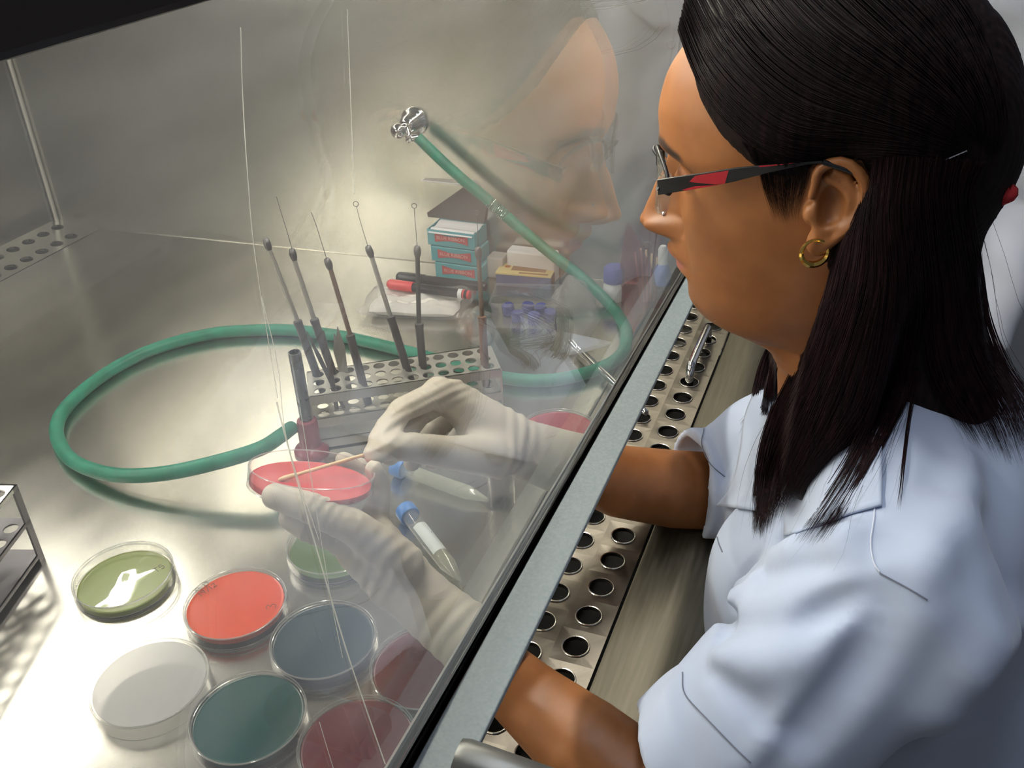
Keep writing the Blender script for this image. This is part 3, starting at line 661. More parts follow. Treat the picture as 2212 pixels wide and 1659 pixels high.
A, e_, f_, L = frame((778, 690), (998, 700)); c_ = A+e_*(L*.5)+f_*.042
bg = thing('tissue_bag', 'clear plastic bag of folded white tissue lying under the red-capped marker', 'bag', c_)
pillow('tissue', M['tissue'], c_, e_, f_, L*.86, .072, .0185, 3, .001, parent=bg)
pillow('bag_film', M['clear2'], c_, e_, f_, L*1.04, .088, .0215, 4, 0.0, parent=bg, rough=.1)
# clear tub with blue caps
A, e_, f_, L = frame((1062, 712), (1188, 716)); L = .088; D_ = .062; hz = .040; c_ = A+e_*L/2+f_*D_/2
tb = thing('clear_tub', 'clear plastic tub of blue caps in front of the yellow carton', 'tub', c_)
mb = MB()
for (s_, k) in ((1.0, 0), ):
    ring = lambda s2, z: [c_+e_*(a*L/2*s2)+f_*(b*D_/2*s2)+Z3*z for a, b in ((-1, -1), (1, -1), (1, 1), (-1, 1))]
    V = ring(.9, .001)+ring(1, hz)+ring(1.05, hz)+ring(1.05, hz-.003)
    F = [(3, 2, 1, 0)]+[(i+4*q_, (i+1) % 4+4*q_, (i+1) % 4+4*q_+4, i+4*q_+4) for q_ in range(3) for i in range(4)]
    mb.add(V, F)
mb.build('tub_wall', M['clear2'], tb, bevel=.002)
capx = [(-.30, .25), (-.02, .32), (.22, .28), (.36, .02), (-.12, -.1), (.12, -.15)]
cap_lab = ['blue cap at the bag corner of the clear tub', 'blue cap at the far side of the clear tub, left of another', 'blue cap at the far side of the clear tub by the carton', 'blue cap at the bottle end of the clear tub', 'blue cap in the middle of the clear tub, towards the bag', 'blue cap in the middle of the clear tub, towards the bottle']
for i, (a, b) in enumerate(capx):
    q = c_+e_*(a*L)+f_*(b*D_)+Z3*.0015
    k_ = MB().lathe([(.0085, 0), (.0088, .002), (.0086, .013), (.0070, .0145)], q, (.15*math.sin(i*2), .15*math.cos(i*3), 1), 18).build('blue_cap', M['darkblue'], None, smooth=40)
    tag(k_, cap_lab[i], 'cap', 'blue caps in the clear tub')
# crumpled clear bag beside the tub
def crumple(name, m, c, e_, f_, L, D, h, seed, parent=None):
    r_ = np.random.default_rng(seed); nx = ny = 22; ph = r_.uniform(0, 6.28, 20); V = []
    for i in range(nx+1):
        for j in range(ny+1):
            a, b = i/nx*2-1, j/ny*2-1; k = max(0, (1-a*a)*(1-b*b))
            z = .002+h*k+.25*h*k**.5*abs(math.sin(4*a+2*b+ph[0]))+.18*h*k**.5*abs(math.sin(7*b-3*a+ph[1]))
            V.append(np.asarray(c)+e_*(a*L/2*(1+.1*math.sin(4*b+ph[2])))+f_*(b*D/2*(1+.1*math.sin(5*a+ph[3])))+Z3*z)
    F = [(i*(ny+1)+j, (i+1)*(ny+1)+j, (i+1)*(ny+1)+j+1, i*(ny+1)+j+1) for i in range(nx) for j in range(ny)]
    return MB().add(V, F).build(name, m, parent, smooth=180)
cb = crumple('plastic_bag', M['clear2'], onz(1238, 664, 0), e_, f_, .066, .06, .034, 5); tag(cb, 'crumpled empty clear plastic bag between the tub and green hose', 'bag')
cb2 = crumple('plastic_bag', M['clear2'], onz(1030, 700, 0)-f_*.004, e_, f_, .05, .06, .018, 6); tag(cb2, 'small crumpled clear bag between the tissue bag and tub', 'bag')
# bottle with blue cap
q = onz(1326, 645, 0); bt = thing('bottle', 'squat white bottle with dark blue screw cap by the green hose', 'bottle', q)
MB().lathe([(.0145, 0), (.0155, .002), (.0155, .022), (.012, .029), (.009, .032)], q, Z3, 28).build('bottle_body', M['whiteplastic'], bt, smooth=50)
MB().lathe([(.0150, .028), (.0155, .030), (.0150, .047), (.0125, .050)], q, Z3, 28).build('screw_cap', M['darkblue'], bt, smooth=50)
# pink bag of sticks
q = onz(1392, 655, 0); q[0] = min(q[0], wallx(q[1])-.05)
pk = thing('pink_bag', 'pointed pinkish clear bag holding pale wooden sticks', 'bag', q)
yv = Y3; up_ = onx(1356, 482, q[0])-q; bw = .036
mb = MB(); V = []
for t in np.linspace(0, 1, 12):
    w_2 = bw*(1-t)**.8+.001; cc = q+up_*t; dd = .013*(1-t)+.0015
    for a in np.arange(16)*2*np.pi/16: V.append(cc+Y3*(w_2*math.cos(a)*(1+.06*math.sin(3*a+5*t)))+X3*(dd*math.sin(a)))
mb.add(V, [(i*16+j, i*16+(j+1) % 16, (i+1)*16+(j+1) % 16, (i+1)*16+j) for i in range(11) for j in range(16)]); mb.build('bag_film', M['pinkbag'], pk, smooth=180)
sl = ['wooden stick in the pink bag, leaning furthest towards the blue-capped bottle', 'wooden stick in the pink bag, next to the most tilted one', 'wooden stick in the middle of the pink bag', 'upright wooden stick in the pink bag', 'wooden stick in the pink bag, on the dropper bottle side']
for i in range(5):
    b0 = q+np.array([-.004+.002*i, .004-.004*i, .003]); t0 = onx(1372+12*i, [545, 536, 540, 548, 556][i], q[0]-.004+.002*i)
    s_ = MB().cone(b0, t0, .0016, .0016, 8).build('wooden_stick', M['wood'], None, smooth=60); tag(s_, sl[i], 'stick', 'wooden sticks in the pink bag')
# dropper bottle
q = onz(1427, 655, 0); q[0] = min(q[0], wallx(q[1])-.016)
db = thing('dropper_bottle', 'small clear dropper bottle with blue label and white cap', 'bottle', q)
zt = onx(1424, 530, q[0])[2]
MB().lathe([(.0115, 0), (.0125, .002), (.0125, zt*.52), (.009, zt*.66), (.006, zt*.72)], q, Z3, 24).build('bottle_body', M['tubeplastic'], db, smooth=50)
MB().lathe([(.0127, zt*.36), (.0127, zt*.52), (.0105, zt*.62), (.0075, zt*.70)], q, Z3, 24).build('blue_band', mat('label_blue', (.10, .14, .45), .4), db, smooth=50)
MB().lathe([(.0068, zt*.70), (.0066, zt*.95), (.004, zt)], q, Z3, 20).build('dropper_cap', M['whiteplastic'], db, smooth=50)

# ================================================================== TUBES, RODS
def centrifuge(a, b, label, fill, z=.0095):
    A_, B_ = onz(*a, z+.002), onz(*b, z-.003); d = B_-A_; L_ = np.linalg.norm(d); k_ = thing('centrifuge_tube', label, 'centrifuge tube', A_, 'blue capped centrifuge tubes lying on the tray')
    MB().lathe([(.0078, .012), (.0080, .013), (.0080, L_-.026), (.0022, L_-.003), (.0008, L_)], A_, d, 28).build('tube_body', M['tubeplastic'], k_, smooth=50)
    MB().lathe([(.0073, fill*L_), (.0075, L_-.027), (.0018, L_-.004), (.0005, L_-.002)], A_, d, 28).build('liquid', M['liquid'], k_, smooth=50)
    cp = MB().lathe([(.0085, 0), (.0104, .001), (.0106, .003), (.0106, .0125), (.0100, .0135), (.0085, .0135)], A_, d, 36).build('cap', M['bluecap'], k_, smooth=40)
    dd = d/L_; t = np.array([0, 0, 1.])-dd*dd[2]; t /= np.linalg.norm(t); s_ = np.cross(dd, t)
    if label.startswith('cent'):
        V = []; nA = 10
        for h in (.034, .078):
            for a_ in np.linspace(-1.25, 1.0, nA): V.append(A_+dd*h+.0082*(t*math.cos(a_)+s_*math.sin(a_)))
        MB().add(V, [(i, i+1, nA+i+1, nA+i) for i in range(nA-1)]).build('paper_label', mat('milky_label', (.55, .60, .60), .5), k_, smooth=180)
        mb = MB(); pA = A_+dd*.050+.0084*(t*.8+s_*-.6)
        mb.tube(bez([pA, pA+dd*.003+s_*.001, pA+dd*.001+s_*.003, pA+dd*.005+s_*.003], 4), .0003, 5); mb.tube([pA+dd*.006+s_*.004, pA+dd*.009+s_*.005], .0003, 5)
        mb.build('ink_mark', M['ink'], k_)
centrifuge((874, 1100), (996, 1258), 'centrifuge tube with blue cap and milky label, nearest the gloved forearm', .62)
centrifuge((850, 1006), (1060, 1082), 'blue capped tube of cloudy liquid lying below the raised hand', .25)
# small glass vial standing on the tray
q = onz(1083, 1088, 0); gv = tag(MB().lathe([(.0135, 0), (.014, .001), (.014, .040), (.0130, .040), (.0128, .0022), (.0004, .002)], q, Z3, 36, True, False).build('glass_vial', clear('vial_glass', (.96, .96, .95), .18, .02), None, smooth=40), 'small clear glass vial standing beside the cloudy tube tip', 'vial')
# chrome rod crossing under the sash onto the grille
A_, B_ = onz(1232, 738, .012), onz(1396, 893, .008); d = B_-A_; L_ = np.linalg.norm(d)
cr = thing('chrome_tube', 'thin chrome tube with grooved end passing under the sash', 'metal tube', A_)
pf = [(.0030, 0), (.0048, .001), (.0048, .020), (.0040, .021), (.0048, .023), (.0040, .025), (.0048, .027), (.0040, .029), (.0048, .031), (.0045, L_-.002), (.003, L_)]
MB().lathe(pf, A_, d, 20).build('tube_body', M['chrome'], cr, smooth=40)
# ================================================================== SCULPTING: signed distances and surface nets
def rc(P, a, b, r0, r1):
    a = np.asarray(a, float); b = np.asarray(b, float); ab = b-a; h = np.clip(((P-a)@ab)/(ab@ab), 0, 1)
    q = P-a-h[:, None]*ab; return np.sqrt((q*q).sum(1))-(r0+(r1-r0)*h)
def chain(P, pts, rs, k=0.0):
    d = None
    for i in range(len(pts)-1):
        e = rc(P, pts[i], pts[i+1], rs[i], rs[i+1]); d = e if d is None else (np.minimum(d, e) if k == 0 else smin(d, e, k))
    return d
def ell(P, c, r, R=None):
    q = P-np.asarray(c, float)
    if R is not None: q = q@R
    r = np.asarray(r, float); k0 = np.sqrt(((q/r)**2).sum(1)); k1 = np.sqrt(((q/(r*r))**2).sum(1))+1e-9
    return k0*(k0-1)/k1
def smin(a, b, k): h = np.clip(.5+.5*(b-a)/k, 0, 1); return b*(1-h)+a*h-k*h*(1-h)
def smax(a, b, k): return -smin(-a, -b, k)
def sdf_mesh(f, xs, ys, zs, safe=1.6, st=6):
    """closed mesh of f<0 on a rectilinear grid, evaluated only near the surface"""
    xs, ys, zs = [np.asarray(q, float) for q in (xs, ys, zs)]
    nx, ny, nz = len(xs), len(ys), len(zs); D = np.full((nx, ny, nz), 1.0, np.float32)
    bx, by, bz = [list(range(0, n, st)) for n in (nx, ny, nz)]
    def mids(a, b): return np.array([(a[i]+a[min(i+st, len(a)-1)])/2 for i in b]), np.array([(a[min(i+st, len(a)-1)]-a[i])/2 for i in b])
    mx, hx = mids(xs, bx); my, hy = mids(ys, by); mz, hz = mids(zs, bz)
    G = np.stack(np.meshgrid(mx, my, mz, indexing='ij'), -1).reshape(-1, 3)
    HH = np.stack(np.meshgrid(hx, hy, hz, indexing='ij'), -1).reshape(-1, 3); rad = np.sqrt((HH**2).sum(1))
    dc_ = f(G).reshape(len(bx), len(by), len(bz)); rad = rad.reshape(dc_.shape)
    act = np.abs(dc_) < rad*safe+.003; I, J, K = np.nonzero(~act)
    for i, j, k in zip(I, J, K):
        if dc_[i, j, k] < 0: D[i*st:(i+1)*st, j*st:(j+1)*st, k*st:(k+1)*st] = -1.0
    I, J, K = np.nonzero(act)
    if len(I) == 0: return np.zeros((0, 3)), []
    o = np.stack(np.meshgrid(*[np.arange(st)]*3, indexing='ij'), -1).reshape(-1, 3)
    idx = (np.stack([I, J, K], 1)*st)[:, None, :]+o[None]; idx = idx.reshape(-1, 3)
    idx = idx[(idx[:, 0] < nx) & (idx[:, 1] < ny) & (idx[:, 2] < nz)]
    for s in range(0, len(idx), 400000):
        q = idx[s:s+400000]; D[q[:, 0], q[:, 1], q[:, 2]] = f(np.stack([xs[q[:, 0]], ys[q[:, 1]], zs[q[:, 2]]], 1))
    S = D < 0; c = np.zeros((nx-1, ny-1, nz-1), np.int8)
    for a in (0, 1):
        for b in (0, 1):
            for e in (0, 1): c += S[a:nx-1+a, b:ny-1+b, e:nz-1+e]
    ci = np.stack(np.nonzero((c > 0) & (c < 8)), 1); vid = np.full(c.shape, -1, np.int64); vid[ci[:, 0], ci[:, 1], ci[:, 2]] = np.arange(len(ci))
    acc = np.zeros((len(ci), 3)); cnt = np.zeros(len(ci))
    cr = [(a, b, e) for a in (0, 1) for b in (0, 1) for e in (0, 1)]
    for p in cr:
        for ax in range(3):
            if p[ax] == 1: continue
            q = list(p); q[ax] = 1
            A = ci+np.array(p); B = ci+np.array(q); da = D[A[:, 0], A[:, 1], A[:, 2]]; db_ = D[B[:, 0], B[:, 1], B[:, 2]]
            m = (da < 0) != (db_ < 0); t = np.where(m, da/(da-db_+1e-12), 0)[:, None]
            pa = np.stack([xs[A[:, 0]], ys[A[:, 1]], zs[A[:, 2]]], 1); pb = np.stack([xs[B[:, 0]], ys[B[:, 1]], zs[B[:, 2]]], 1)
            acc += np.where(m[:, None], pa+(pb-pa)*t, 0); cnt += m
    V = acc/cnt[:, None]; F = []
    for ax in range(3):
        sl0 = [slice(None)]*3; sl1 = [slice(None)]*3; sl0[ax] = slice(0, -1); sl1[ax] = slice(1, None)
        a, b = S[tuple(sl0)], S[tuple(sl1)]; e = np.stack(np.nonzero(a != b), 1); u, w = [(1, 2), (2, 0), (0, 1)][ax]
        ok = (e[:, u] > 0) & (e[:, w] > 0) & (e[:, u] < c.shape[u]) & (e[:, w] < c.shape[w]); e = e[ok]
        def g(du, dw): k = e.copy(); k[:, u] -= du; k[:, w] -= dw; return vid[k[:, 0], k[:, 1], k[:, 2]]
        Q = np.stack([g(1, 1), g(0, 1), g(0, 0), g(1, 0)], 1); fl = ~a[e[:, 0], e[:, 1], e[:, 2]]; Q[fl] = Q[fl][:, ::-1]; F.append(Q)
    F = np.concatenate(F); F = F[(F >= 0).all(1)]
    # light smoothing
    return V, F
def relax(V, F, it=2, lam=.5):
    E_ = np.concatenate([F[:, [0, 1]], F[:, [1, 2]], F[:, [2, 3]], F[:, [3, 0]]]); n = len(V)
    deg = np.bincount(E_.ravel(), minlength=n).astype(float)+1e-9
    for i in range(it):
        for l in (lam, -lam*1.02):
            s = np.zeros_like(V)
            for d in range(3): s[:, d] = np.bincount(E_[:, 0], V[E_[:, 1], d], n)+np.bincount(E_[:, 1], V[E_[:, 0], d], n)
            V = V+l*(s/deg[:, None]-V)
    return V
def np_mesh(name, V, F, m, parent=None, smooth=True):
    if parent is not None: V = V-abspos(parent)
    F = np.asarray(F); me = bpy.data.meshes.new(name); me.vertices.add(len(V)); me.vertices.foreach_set('co', V.astype(np.float32).ravel())
    k = F.shape[1]; me.loops.add(F.size); me.loops.foreach_set('vertex_index', F.astype(np.int32).ravel())
    me.polygons.add(len(F)); me.polygons.foreach_set('loop_start', np.arange(0, F.size, k, dtype=np.int32)); me.polygons.foreach_set('loop_total', np.full(len(F), k, np.int32))
    me.update(calc_edges=True); me.validate(); me.materials.append(m)
    if smooth: me.polygons.foreach_set('use_smooth', np.ones(len(me.polygons), bool))
    o = bpy.data.objects.new(name, me); COL.objects.link(o)
    if parent is not None: o.parent = parent
    return o
def march(f, px, py, d0=.4, d1=1.4, off=0.0):
    """points where the lines of sight first meet f=0 (vectorised)"""
    px = np.atleast_1d(np.asarray(px, float)); py = np.atleast_1d(np.asarray(py, float))
    R_ = FW+np.outer((px-W/2)/FPX, RT)+np.outer((H/2-py)/FPX, UP); t = np.full(len(px), d0)
    for _ in range(80):
        d = f(O+R_*t[:, None]); t = np.where(d > 2e-4, np.minimum(t+np.minimum(d*.6, .0085), d1), t)
    return O+R_*(t-off)[:, None], t
def axis(*segs):
    out = []
    for a, b, h in segs: out += list(np.arange(a, b-h*.3, h))
    return np.array(out+[segs[-1][1]])

# ================================================================== HEAD
XH = 0.655
ZT_ = np.array([.258, .268, .2755, .279, .285, .295, .305, .320, .340, .360, .380, .395, .410, .430, .450, .470, .488, .502, .512, .517])
YF_ = np.array([.052, .070, .096, .1065, .1145, .1205, .1220, .1243, .1275, .1285, .1295, .1350, .1450, .1480, .1445, .1340, .1140, .0880, .058, .035])
YBK = np.array([-.03, -.030, -.030, -.031, -.034, -.039, -.043, -.047, -.051, -.055, -.058, -.060, -.060, -.058, -.053, -.044, -.030, -.010, .012, .025])
WW_ = np.array([.046, .044, .043, .045, .049, .054, .0575, .0605, .0640, .0675, .0700, .0712, .0722, .0722, .0700, .0650, .0560, .0410, .022, .008])
YC_ = np.array([.01, .02, .028, .032, .036, .038, .038, .036, .034, .032, .031, .031, .032, .034, .036, .038, .040, .041, .04, .03])
NZ_ = np.array([.3375, .3390, .3405, .3430, .3475, .3560, .3660, .3730, .3820, .3920, .4000, .4100])
NA_ = np.array([.0000, .0120, .0235, .0292, .0312, .0285, .0242, .0215, .0160, .0095, .0035, .0])
NW_ = np.array([.0135, .0135, .0135, .0130, .0125, .0100, .0088, .0080, .0078, .0085, .0100, .012])
MZ_ = np.array([.300, .3060, .3095, .3125, .3150, .3180, .3197, .3214, .3245, .3276, .331, .335, .338, .343, .350])
MA_ = np.array([.000, .0002, .0012, .0060, .0082, .0078, .0060, .0085, .0132, .0136, .0112, .0098, .0085, .0035, .0])
EAR = [onx(px, py, .578) for px, py in [(1752, 425), (1760, 400), (1764, 377), (1774, 362), (1793, 352), (1816, 349), (1836, 356), (1855, 372), (1867, 391), (1870, 414), (1866, 438), (1857, 462), (1841, 485), (1822, 503), (1803, 517), (1786, 526)]]
ANTI = [onx(px, py, .580) for px, py in [(1806, 372), (1830, 385), (1842, 405), (1850, 430), (1848, 455), (1838, 475), (1818, 490), (1795, 496), (1776, 500)]]
CRUS = [onx(px, py, .580) for px, py in [(1786, 385), (1812, 402), (1832, 420), (1844, 435)]]
def pchip(x, y, n=1500):
    x = np.asarray(x, float); y = np.asarray(y, float); h = np.diff(x); dl = np.diff(y)/h; m = np.zeros(len(x))
    for i in range(1, len(x)-1):
        if dl[i-1]*dl[i] > 0: w1, w2 = 2*h[i]+h[i-1], h[i]+2*h[i-1]; m[i] = (w1+w2)/(w1/dl[i-1]+w2/dl[i])
    m[0], m[-1] = dl[0], dl[-1]; X = np.linspace(x[0], x[-1], n); k = np.clip(np.searchsorted(x, X)-1, 0, len(h)-1); t = (X-x[k])/h[k]
    Y = (2*t**3-3*t**2+1)*y[k]+(t**3-2*t**2+t)*h[k]*m[k]+(-2*t**3+3*t**2)*y[k+1]+(t**3-t**2)*h[k]*m[k+1]
    return X, Y
_TAB = {}
def tab(z, zt, a):
    k = (id(zt), id(a))
    if k not in _TAB: _TAB[k] = pchip(zt, a)
    return np.interp(z, *_TAB[k])
def head_sdf(P, ear=True):
    """P in the woman's own head frame (world for her)"""
    x = np.abs(P[:, 0]-XH); y = P[:, 1]; z = P[:, 2]
    yf, yb, w, yc = [tab(z, ZT_, a) for a in (YF_, YBK, WW_, YC_)]
    disp = tab(z, NZ_, NA_)*np.exp(-(x/tab(z, NZ_, NW_))**2.2)
    g = lambda cx, cz, sx, sz: np.exp(-((x-cx)/sx)**2-((z-cz)/sz)**2)
    disp = disp+.0130*g(.0128, .3450, .0052, .0066)-.0055*g(.0200, .346, .0038, .009)-.003*g(.0128, .3545, .006, .003)-.004*g(.0075, .3385, .004, .003)
    disp = disp+tab(z, MZ_, MA_)*np.clip(1-(x/.030)**2, 0, 1)**1.6
    disp = disp-.0105*g(.030, .3945, .015, .0095)-.004*g(.012, .397, .006, .008)+.0035*g(.028, .4085, .018, .006)+.004*g(.047, .366, .018, .015)
    disp = disp-.0022*g(.026, .335, .006, .012)+.002*g(0, .287, .014, .009)
    front = np.clip((y-yc)/.05, 0, 1); yy = y-disp*front
    v = np.where(yy > yc, (yy-yc)/np.maximum(yf-yc, .004), (yc-yy)/np.maximum(yc-yb, .004)); u = x/np.maximum(w, .004)
    p = np.interp(z, [.30, .36], [2.1, 2.35]); r = (u**p+np.abs(v)**p)**(1/p)
    d = (r-1)*.052
    d = np.maximum(d, .2595-z); d = smax(d, np.where(z > .485, ell(P, (XH, .036, .42), (.085, .120, .0975)), -.05), .003)
    Q = P.copy(); Q[:, 0] = XH-x                      # fold to her left side (towards smaller x)
    e = ell(Q, (XH-.030, .1160, .3930), (.0140, .0128, .0118)); d = smin(d, e, .0025)
    d = smin(d, chain(Q, [(XH-.017, .129, .3925), (XH-.030, .1300, .3902), (XH-.043, .122, .3905)], [.0006, .0012, .0006]), .002)
    nk = chain(P, [(XH, -.012, .17), (XH, .000, .235), (XH, .010, .30), (XH, .012, .34)], [.056, .050, .049, .05]); d = smin(d, nk, .016)
    if ear:
        c = np.array([.578, .0215, .396]); n_ = np.array([-.90, -.40, .10]); n_ /= np.linalg.norm(n_)
        t1 = np.array([0, .32, -.95]); t1 -= n_*(t1@n_); t1 /= np.linalg.norm(t1); t2 = np.cross(n_, t1); R = np.stack([t1, t2, n_], 1)
        pl = ell(Q, c+np.array([.0065, 0, 0]), (.0255, .0145, .0052), R); d = smin(d, pl, .006)
        d = smin(d, rc(Q, (.592, .022, .402), (.584, .020, .398), .012, .009), .006)
        cav = ell(Q, onx(1796, 447, .5765), (.0088, .0082, .0150), None); d = smax(d, -cav, .003)
        fos = ell(Q, onx(1800, 390, .575), (.0045, .0075, .0055)); d = smax(d, -fos, .003)
        hx = chain(Q, EAR, [.0022, .0026, .0030, .0032, .0033, .0033, .0034, .0035, .0035, .0034, .0033, .0032, .0031, .0030, .0032, .0034]); d = smin(d, hx, .0022)
        d = smin(d, chain(Q, ANTI, [.0018, .0022, .0024, .0026, .0026, .0026, .0028, .0030, .0030]), .003)
        d = smin(d, chain(Q, CRUS, [.0014, .0018, .002, .0018]), .003)
        d = smin(d, ell(Q, onx(1768, 525, .579), (.0042, .0075, .0088)), .004)
        d = smin(d, ell(Q, onx(1749, 462, .580), (.0045, .0042, .0062)), .003)
    return d
# ================================================================== HER BODY
LSH, RSH = np.array([.487, -.048, .180]), np.array([.818, -.045, .168])
LEL, LM1, LM2, LWR = ond(1430, 1742, .645), ond(1265, 1612, .668), ond(1146, 1512, .69), ond(944, 1312, .70)
REL, RM1, RM2, RWR = ond(1560, 1062, .945), ond(1455, 1056, .93), ond(1340, 1040, .89), ond(1115, 965, .83)
def arms_sdf(P, g=0.0):
    l = chain(P, [LSH, LEL, LM1, LM2, ond(962, 1345, .70), ond(905, 1290, .70)], [.046+g, .036+g, .0335+g, .0270+g, .0185+g, .015+g])
    r = chain(P, [RSH, REL, RM1, RM2, RWR, ond(1060, 945, .82)], [.046+g, .038+g, .0375+g, .0335+g, .0205+g, .016+g])
    return np.minimum(l, r)
def torso_sdf(P, g=0.0):
    d = ell(P, (XH, -.065, .06), (.135+g, .085+g, .17+g))
    d = smin(d, ell(P, (XH, -.10, -.14), (.125+g, .095+g, .20+g)), .05)
    d = smin(d, ell(P, (XH, -.145, -.31), (.165+g, .125+g, .12+g)), .04)
    d = smin(d, rc(P, LSH, (XH, -.035, .205), .042+g, .048+g), .03); d = smin(d, rc(P, RSH, (XH, -.035, .205), .042+g, .048+g), .03)
    return d
HIP, KNEE, ANK = .085, [(.56, .20, -.335), (.76, .20, -.335)], [(.555, .10, -.77), (.765, .10, -.77)]
def legs_sdf(P, g=0.0):
    d = None
    for i, s in enumerate((-1, 1)):
        e = chain(P, [(XH+s*HIP, -.13, -.335), (KNEE[i][0], -.02, -.335), (ANK[i][0], -.06, -.77)], [.082+g, .062+g, .042+g]); d = e if d is None else np.minimum(d, e)
    return d
def body_sdf(P):
    d = smin(torso_sdf(P), legs_sdf(P), .03); d = smin(d, arms_sdf(P), .012); h = head_sdf(P)
    return np.where(P[:, 2] > .20, smin(h, d, .012), smin(d, chain(P, [(XH, -.012, .15), (XH, .0, .235), (XH, .01, .30)], [.056, .050, .049]), .012))
skin = mat('warm_brown_skin', (.40, .19, .085), .42, Subsurface_Weight=.12, Subsurface_Radius=(.012, .005, .0025), Subsurface_Scale=.5)
noise_into(skin, (1, 1, 1), 45, 6, .40, .54, c0=(.245, .088, .024), c1=(.305, .116, .034), bump=.22, dist=.0015)
def skin_nodes(m):
    b = m.node_tree.nodes['Principled BSDF']; src = b.inputs['Base Color'].links[0].from_socket
    for nm, c in (('lips', (.36, .12, .09)), ('brow', (.03, .018, .014))):
        at = nd(m, 'ShaderNodeAttribute'); at.attribute_name = nm; mx = nd(m, 'ShaderNodeMix'); mx.data_type = 'RGBA'
        lk(m, at.outputs['Fac'], mx.inputs[0]); lk(m, src, mx.inputs[6]); mx.inputs[7].default_value = (*c, 1); src = mx.outputs[2]
    lk(m, src, b.inputs['Base Color'])
skin_nodes(skin)
woman = thing('person', 'seated woman in glasses and pale blue lab coat streaking a plate through the cabinet opening', 'person', (XH, -.13, -ZT))
xs = axis((.34, .568, .005), (.568, .742, .0014), (.742, .90, .005)); ys = axis((-.29, -.07, .006), (-.07, .168, .0014), (.168, .36, .005)); zs = axis((-.86, -.45, .008), (-.45, .26, .005), (.26, .522, .0014))
V, F = sdf_mesh(body_sdf, xs, ys, zs); V = relax(V, F, 2)
body = np_mesh('body', V, F, skin, woman)
def seg2(Q, pts):
    d = np.full(len(Q), 9.0)
    for a, b in zip(pts[:-1], pts[1:]):
        a = np.asarray(a); b = np.asarray(b); ab = b-a; h = np.clip(((Q-a)@ab)/(ab@ab), 0, 1); d = np.minimum(d, np.sqrt(((Q-a-h[:, None]*ab)**2).sum(1)))
    return d
def skin_masks(o, P):
    """P in her head frame: where the brows, lash lines and lips are"""
    Q = P.copy(); Q[:, 0] = np.abs(P[:, 0]-XH); q2 = Q[:, [0, 2]]
    front = P[:, 1] > .085
    br = 1-np.clip((seg2(q2, [(.011, .4085), (.022, .4125), (.034, .4130), (.046, .4085)])-.0016)/.0028, 0, 1)
    ls = 1-np.clip((seg2(q2, [(.019, .3895), (.030, .3868), (.043, .3895)])-.0005)/.0012, 0, 1)
    lp = np.clip(1-((q2[:, 0]/.0235)**2+((q2[:, 1]-.3205)/(.0085))**2), 0, .35)/.35
    for nm, v in (('brow', np.maximum(br*.97, ls*.9)*front), ('lips', lp*front)):
        at = o.data.attributes.new(nm, 'FLOAT', 'POINT'); at.data.foreach_set('value', v.astype(np.float32))
skin_masks(body, V)
# lips, brow, eyelid shading as painted features of the skin: separate thin pieces that hug the face
def hug(pxs, depth_X, name, m, th, rs, parent=body):
    pass
# ================================================================== LAB COAT
NECKC = np.array([XH, .0, .225])
def coat_base(P):
    d = ell(P, (XH, -.055, .055), (.160, .118, .165))
    d = smin(d, ell(P, (.600, .004, .075), (.062, .078, .080)), .03); d = smin(d, ell(P, (.712, .004, .075), (.062, .078, .080)), .03)
    d = smin(d, ell(P, (.605, .000, .020), (.070, .076, .060)), .03); d = smin(d, ell(P, (.700, .000, .020), (.075, .076, .060)), .03)
    d = smin(d, rc(P, LSH+np.array([0, 0, .006]), (XH-.05, -.035, .205), .054, .050), .03); d = smin(d, rc(P, RSH+np.array([0, 0, .006]), (XH+.05, -.035, .205), .054, .050), .03)
    d = smin(d, ell(P, (XH, -.105, -.15), (.160, .120, .22)), .05); d = smin(d, ell(P, (XH, -.145, -.34), (.190, .150, .14)), .04)
    d = smin(d, ell(P, (XH, -.085, .14), (.150, .07, .10)), .03)
    # clear of the front sill
    sill = np.minimum(.0035-P[:, 2], P[:, 1]-.012); d = smax(d, sill, .006)
    return d
LH0, LHN = ond(1420, 1632, .645), None
def sleeve(P, sh, a, b, rs, hc, hn, inner):
    o = chain(P, [sh, a, b], rs); cut = (P-hc)@hn; o = smax(o, cut, .0012)
    return o, cut
LHN = np.array([-.38, .78, -.42]); LHN /= np.linalg.norm(LHN); LHC = LEL+np.array([-.012, -.012, .024])
RHN = (RM1-REL)/np.linalg.norm(RM1-REL)*.8+(-RT*.84-UP*.50)*.2; RHN /= np.linalg.norm(RHN); RHC = ond(1488, 1036, .932)
